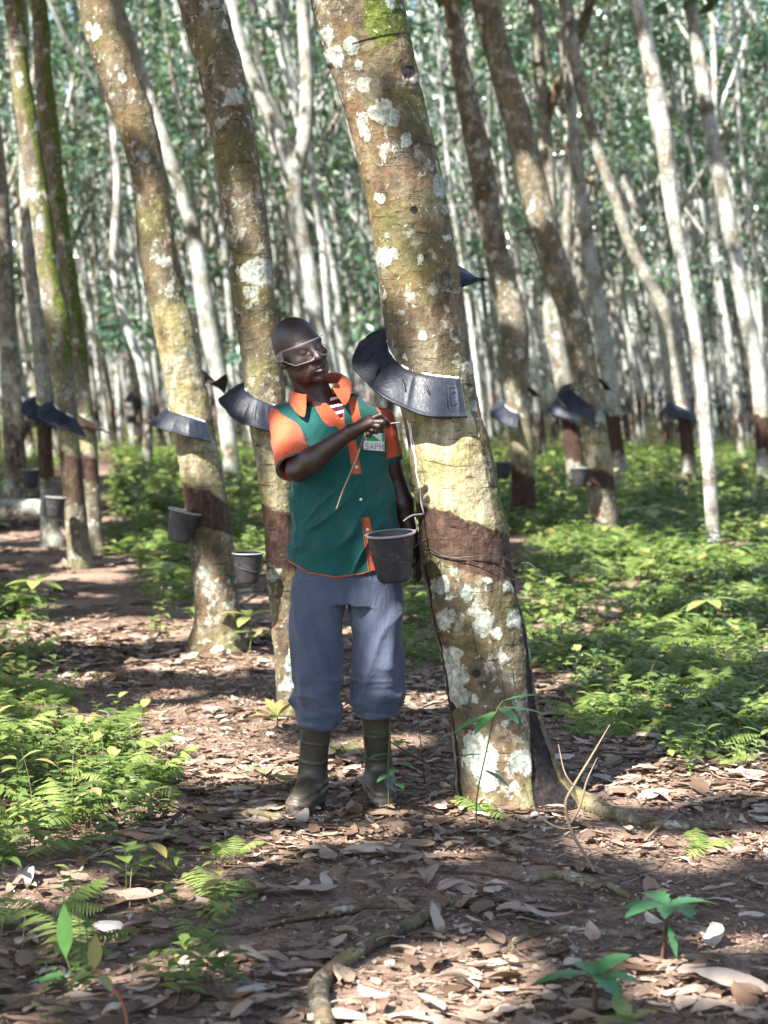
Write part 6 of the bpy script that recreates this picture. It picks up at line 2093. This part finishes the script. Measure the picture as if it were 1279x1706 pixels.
def make_boot(top, ankle, heel, toe, rt):
    heel = np.array([heel[0], heel[1], 0.0]); toe = np.array([toe[0], toe[1], 0.0])
    fd = nrm(toe - heel); ln = np.linalg.norm(toe - heel)
    g0_ = float(gh(*(heel + toe)[:2] / 2))
    sd = np.array([-fd[1], fd[0], 0])

    def f(p):
        z = p[:, 2] - g0_
        sh = rcone(p, ankle + [0, 0, .06], top, rt * .86, rt)
        sh = smin(sh, rcone(p, ankle, ankle + [0, 0, .07], rt * .86, rt * .84), .02)
        t = arm_t(p, ankle, top)
        sh = sh + .0022 * np.sin(t * 46) * sstep(.0, .3, t) * 0 - .0022 * (np.abs(t - .62) < .012) - .0022 * (np.abs(t - .34) < .012) - .003 * (t > .965)
        ft = rcone(p, heel + fd * .055 + [0, 0, g0_ + .050], heel + fd * ln * .45 + [0, 0, g0_ + .062], .045, .047)
        ft = smin(ft, rcone(p, heel + fd * ln * .45 + [0, 0, g0_ + .060], heel + fd * (ln - .05) + [0, 0, g0_ + .040], .047, .047), .03)
        ft = smin(ft, rcone(p, ankle, heel + fd * .08 + [0, 0, g0_ + .05], rt * .86, .045), .03)
        d = smin(sh, ft, .035)
        d = d + .0025 * np.sin(t * 60 + 2 * vnoise(p, 14, 3)) * np.exp(-((t - .04) / .10) ** 2)
        d = np.maximum(d, g0_ + .012 - p[:, 2])
        # sole : flat slab following the foot outline
        a = (p[:, :2] - heel[:2]) @ fd[:2]; b = (p[:, :2] - heel[:2]) @ sd[:2]
        w = np.interp(a, [0, .04, .12, ln * .7, ln - .05, ln - .012, ln + .004], [.028, .043, .039, .051, .048, .030, .008])
        so_ = np.maximum(np.maximum(np.abs(b) - w, np.maximum(-a, a - ln - .004)), np.maximum(z - .026, -z - .01))
        so_ = np.where((a > .085) & (a < .125), np.maximum(so_, .012 - z), so_)
        return smin(d, so_, .002)
    lo = np.minimum.reduce([heel, toe, top, ankle]) - [.075, .075, .02]; hi = np.maximum.reduce([heel, toe, top, ankle]) + [.075, .075, .005]
    lo[2] = g0_ - .015; hi[2] = top[2] + .0
    V, F = polygonise(f, lo, hi, .0038)
    sole = sstep(.031, .026, V[:, 2] - g0_)
    return link('boot', mesh_np('boot', V - PB, F, {'sole': sole}, True, [M_BOOT]), person)


def gpt(px_, D): return np.array([(px_ - 639.5) * K * D, D, 0])


make_boot(Q(528, 1190, -.02), Q(521, 1305, .02), gpt(527, 7.01), gpt(488, 6.76), .056)
make_boot(Q(624, 1172, .012), Q(631, 1305, .06), gpt(629, 7.07), gpt(640, 6.83), .053)

# --- goggles
tg = NT('clear_lens')
gl = tg.n('BsdfGlossy'); gl.inputs['Roughness'].default_value = .12; gl.inputs['Color'].default_value = (.9, .92, .95, 1)
tp = tg.n('BsdfTransparent'); tp.inputs['Color'].default_value = (.97, .97, .98, 1)
df = tg.n('BsdfDiffuse'); df.inputs['Color'].default_value = (.75, .76, .76, 1)
fz = tg.n('LayerWeight'); fz.inputs['Blend'].default_value = .35
m1 = tg.n('MixShader'); m1.inputs[0].default_value = .012
tg.nt.links.new(tp.outputs[0], m1.inputs[1]); tg.nt.links.new(df.outputs[0], m1.inputs[2])
m2 = tg.n('MixShader'); tg.set(m2.inputs[0], tg.math('ADD', tg.math('MULTIPLY', fz.outputs['Fresnel'], .20), .015))
tg.nt.links.new(m1.outputs[0], m2.inputs[1]); tg.nt.links.new(gl.outputs[0], m2.inputs[2])
M_LENS = tg.done(m2.outputs[0])
tg = NT('milky_frame')
pb = tg.bsdf((.52, .52, .51), .3, .5)
tp = tg.n('BsdfTransparent'); m1 = tg.n('MixShader'); m1.inputs[0].default_value = .22
tg.nt.links.new(tp.outputs[0], m1.inputs[1]); tg.nt.links.new(pb, m1.inputs[2])
M_FRAME = tg.done(m1.outputs[0])


def gog(a, u, o=0.0):
    s = (.083 + o) * math.sin(a); f = .012 + (.103 + o) * math.cos(a)
    return H(s, f, u)


aa = np.linspace(-1.45, 1.45, 61)
topu = .033 - .004 * np.abs(aa) ** 2 * .8
botu = np.where(np.abs(aa) < 1.0, -.031, -.031 + (np.abs(aa) - 1.0) * .05) + .022 * np.exp(-(aa / .17) ** 2)
rows = []
for k in np.linspace(0, 1, 9):
    rows.append([gog(a, b + (t_ - b) * k, .004 * math.sin(math.pi * k)) for a, t_, b in zip(aa, topu, botu)])
Vg = np.array(rows).reshape(-1, 3)
gogl = link('goggles', mesh_np('goggles', Vg - PB, grid_faces(9, 61), None, True, [M_LENS]), person)
mb = MB()
add_tube(mb, np.array([gog(a, t_, .001) for a, t_ in zip(aa, topu)]) - PB, .0022, 8)
add_tube(mb, np.array([gog(a, b, .001) for a, b in zip(aa, botu)]) - PB, .0014, 8)
for sg in (-1, 1):
    for kk in np.linspace(0, 1, 4):
        pass
    e0 = [gog(sg * 1.45, b_ + (t_ - b_) * k, 0) for k, t_, b_ in ((0, topu[0], botu[0]), (.33, topu[0], botu[0]), (.66, topu[0], botu[0]), (1, topu[0], botu[0]))]
    g2 = [H(sg * .0865, .0 - .0, u_) for u_ in (-.006, .001, .008, .016)]
    g3 = [H(sg * .0875, -.03, u_) for u_ in (-.004, .0, .004, .008)]
    mb.add(np.array(e0 + g2 + g3) - PB, grid_faces(3, 4))
    add_tube(mb, np.array([e0[3], g2[3], g3[3]]) - PB, .0018, 6); add_tube(mb, np.array([e0[0], g2[0], g3[0]]) - PB, .0018, 6)
mb.build('frame', [M_FRAME], gogl)

# --- stick held in the raised hand, latex thread to the tree
M_STICK = simple_mat('stick_wood', (.20, .14, .085), .7, .25, .3, 60)
mb = MB(); b = Q(606, 724, -.272)
add_tube(mb, np.array([Q(618, 702, -.262), Q(606, 730, -.277), Q(589, 775, -.285), Q(572, 815, -.29), Q(560, 849, -.292)]) - b, [.0038, .0038, .0032, .003, .0024], 8, 30)
st = mb.build('stick', [M_STICK]); st.location = b; tag(st, 'thin wooden stick held in the worker\'s raised right hand', 'stick')
mb = MB(); add_tube(mb, np.array([Q(607, 727, -.277), Q(603, 738, -.279), Q(599, 747, -.281)]) - b, [.0050, .0055, .0045], 8, 10); mb.build('dark_grip', [M_WIRE], st)
mb = MB(); b = Q(650, 705, -.25)
add_tube(mb, np.array([Q(646, 706, -.262), Q(653, 705, -.24), Q(660, 704, -.21), Q(667, 703.5, -.18)]) - b, [.0016, .0012, .0011, .0008], 5, 14)
o = mb.build('latex_strip', [M_LATEX]); o.location = b; tag(o, 'thin white latex strip pinched between the worker\'s finger and thumb', 'latex')
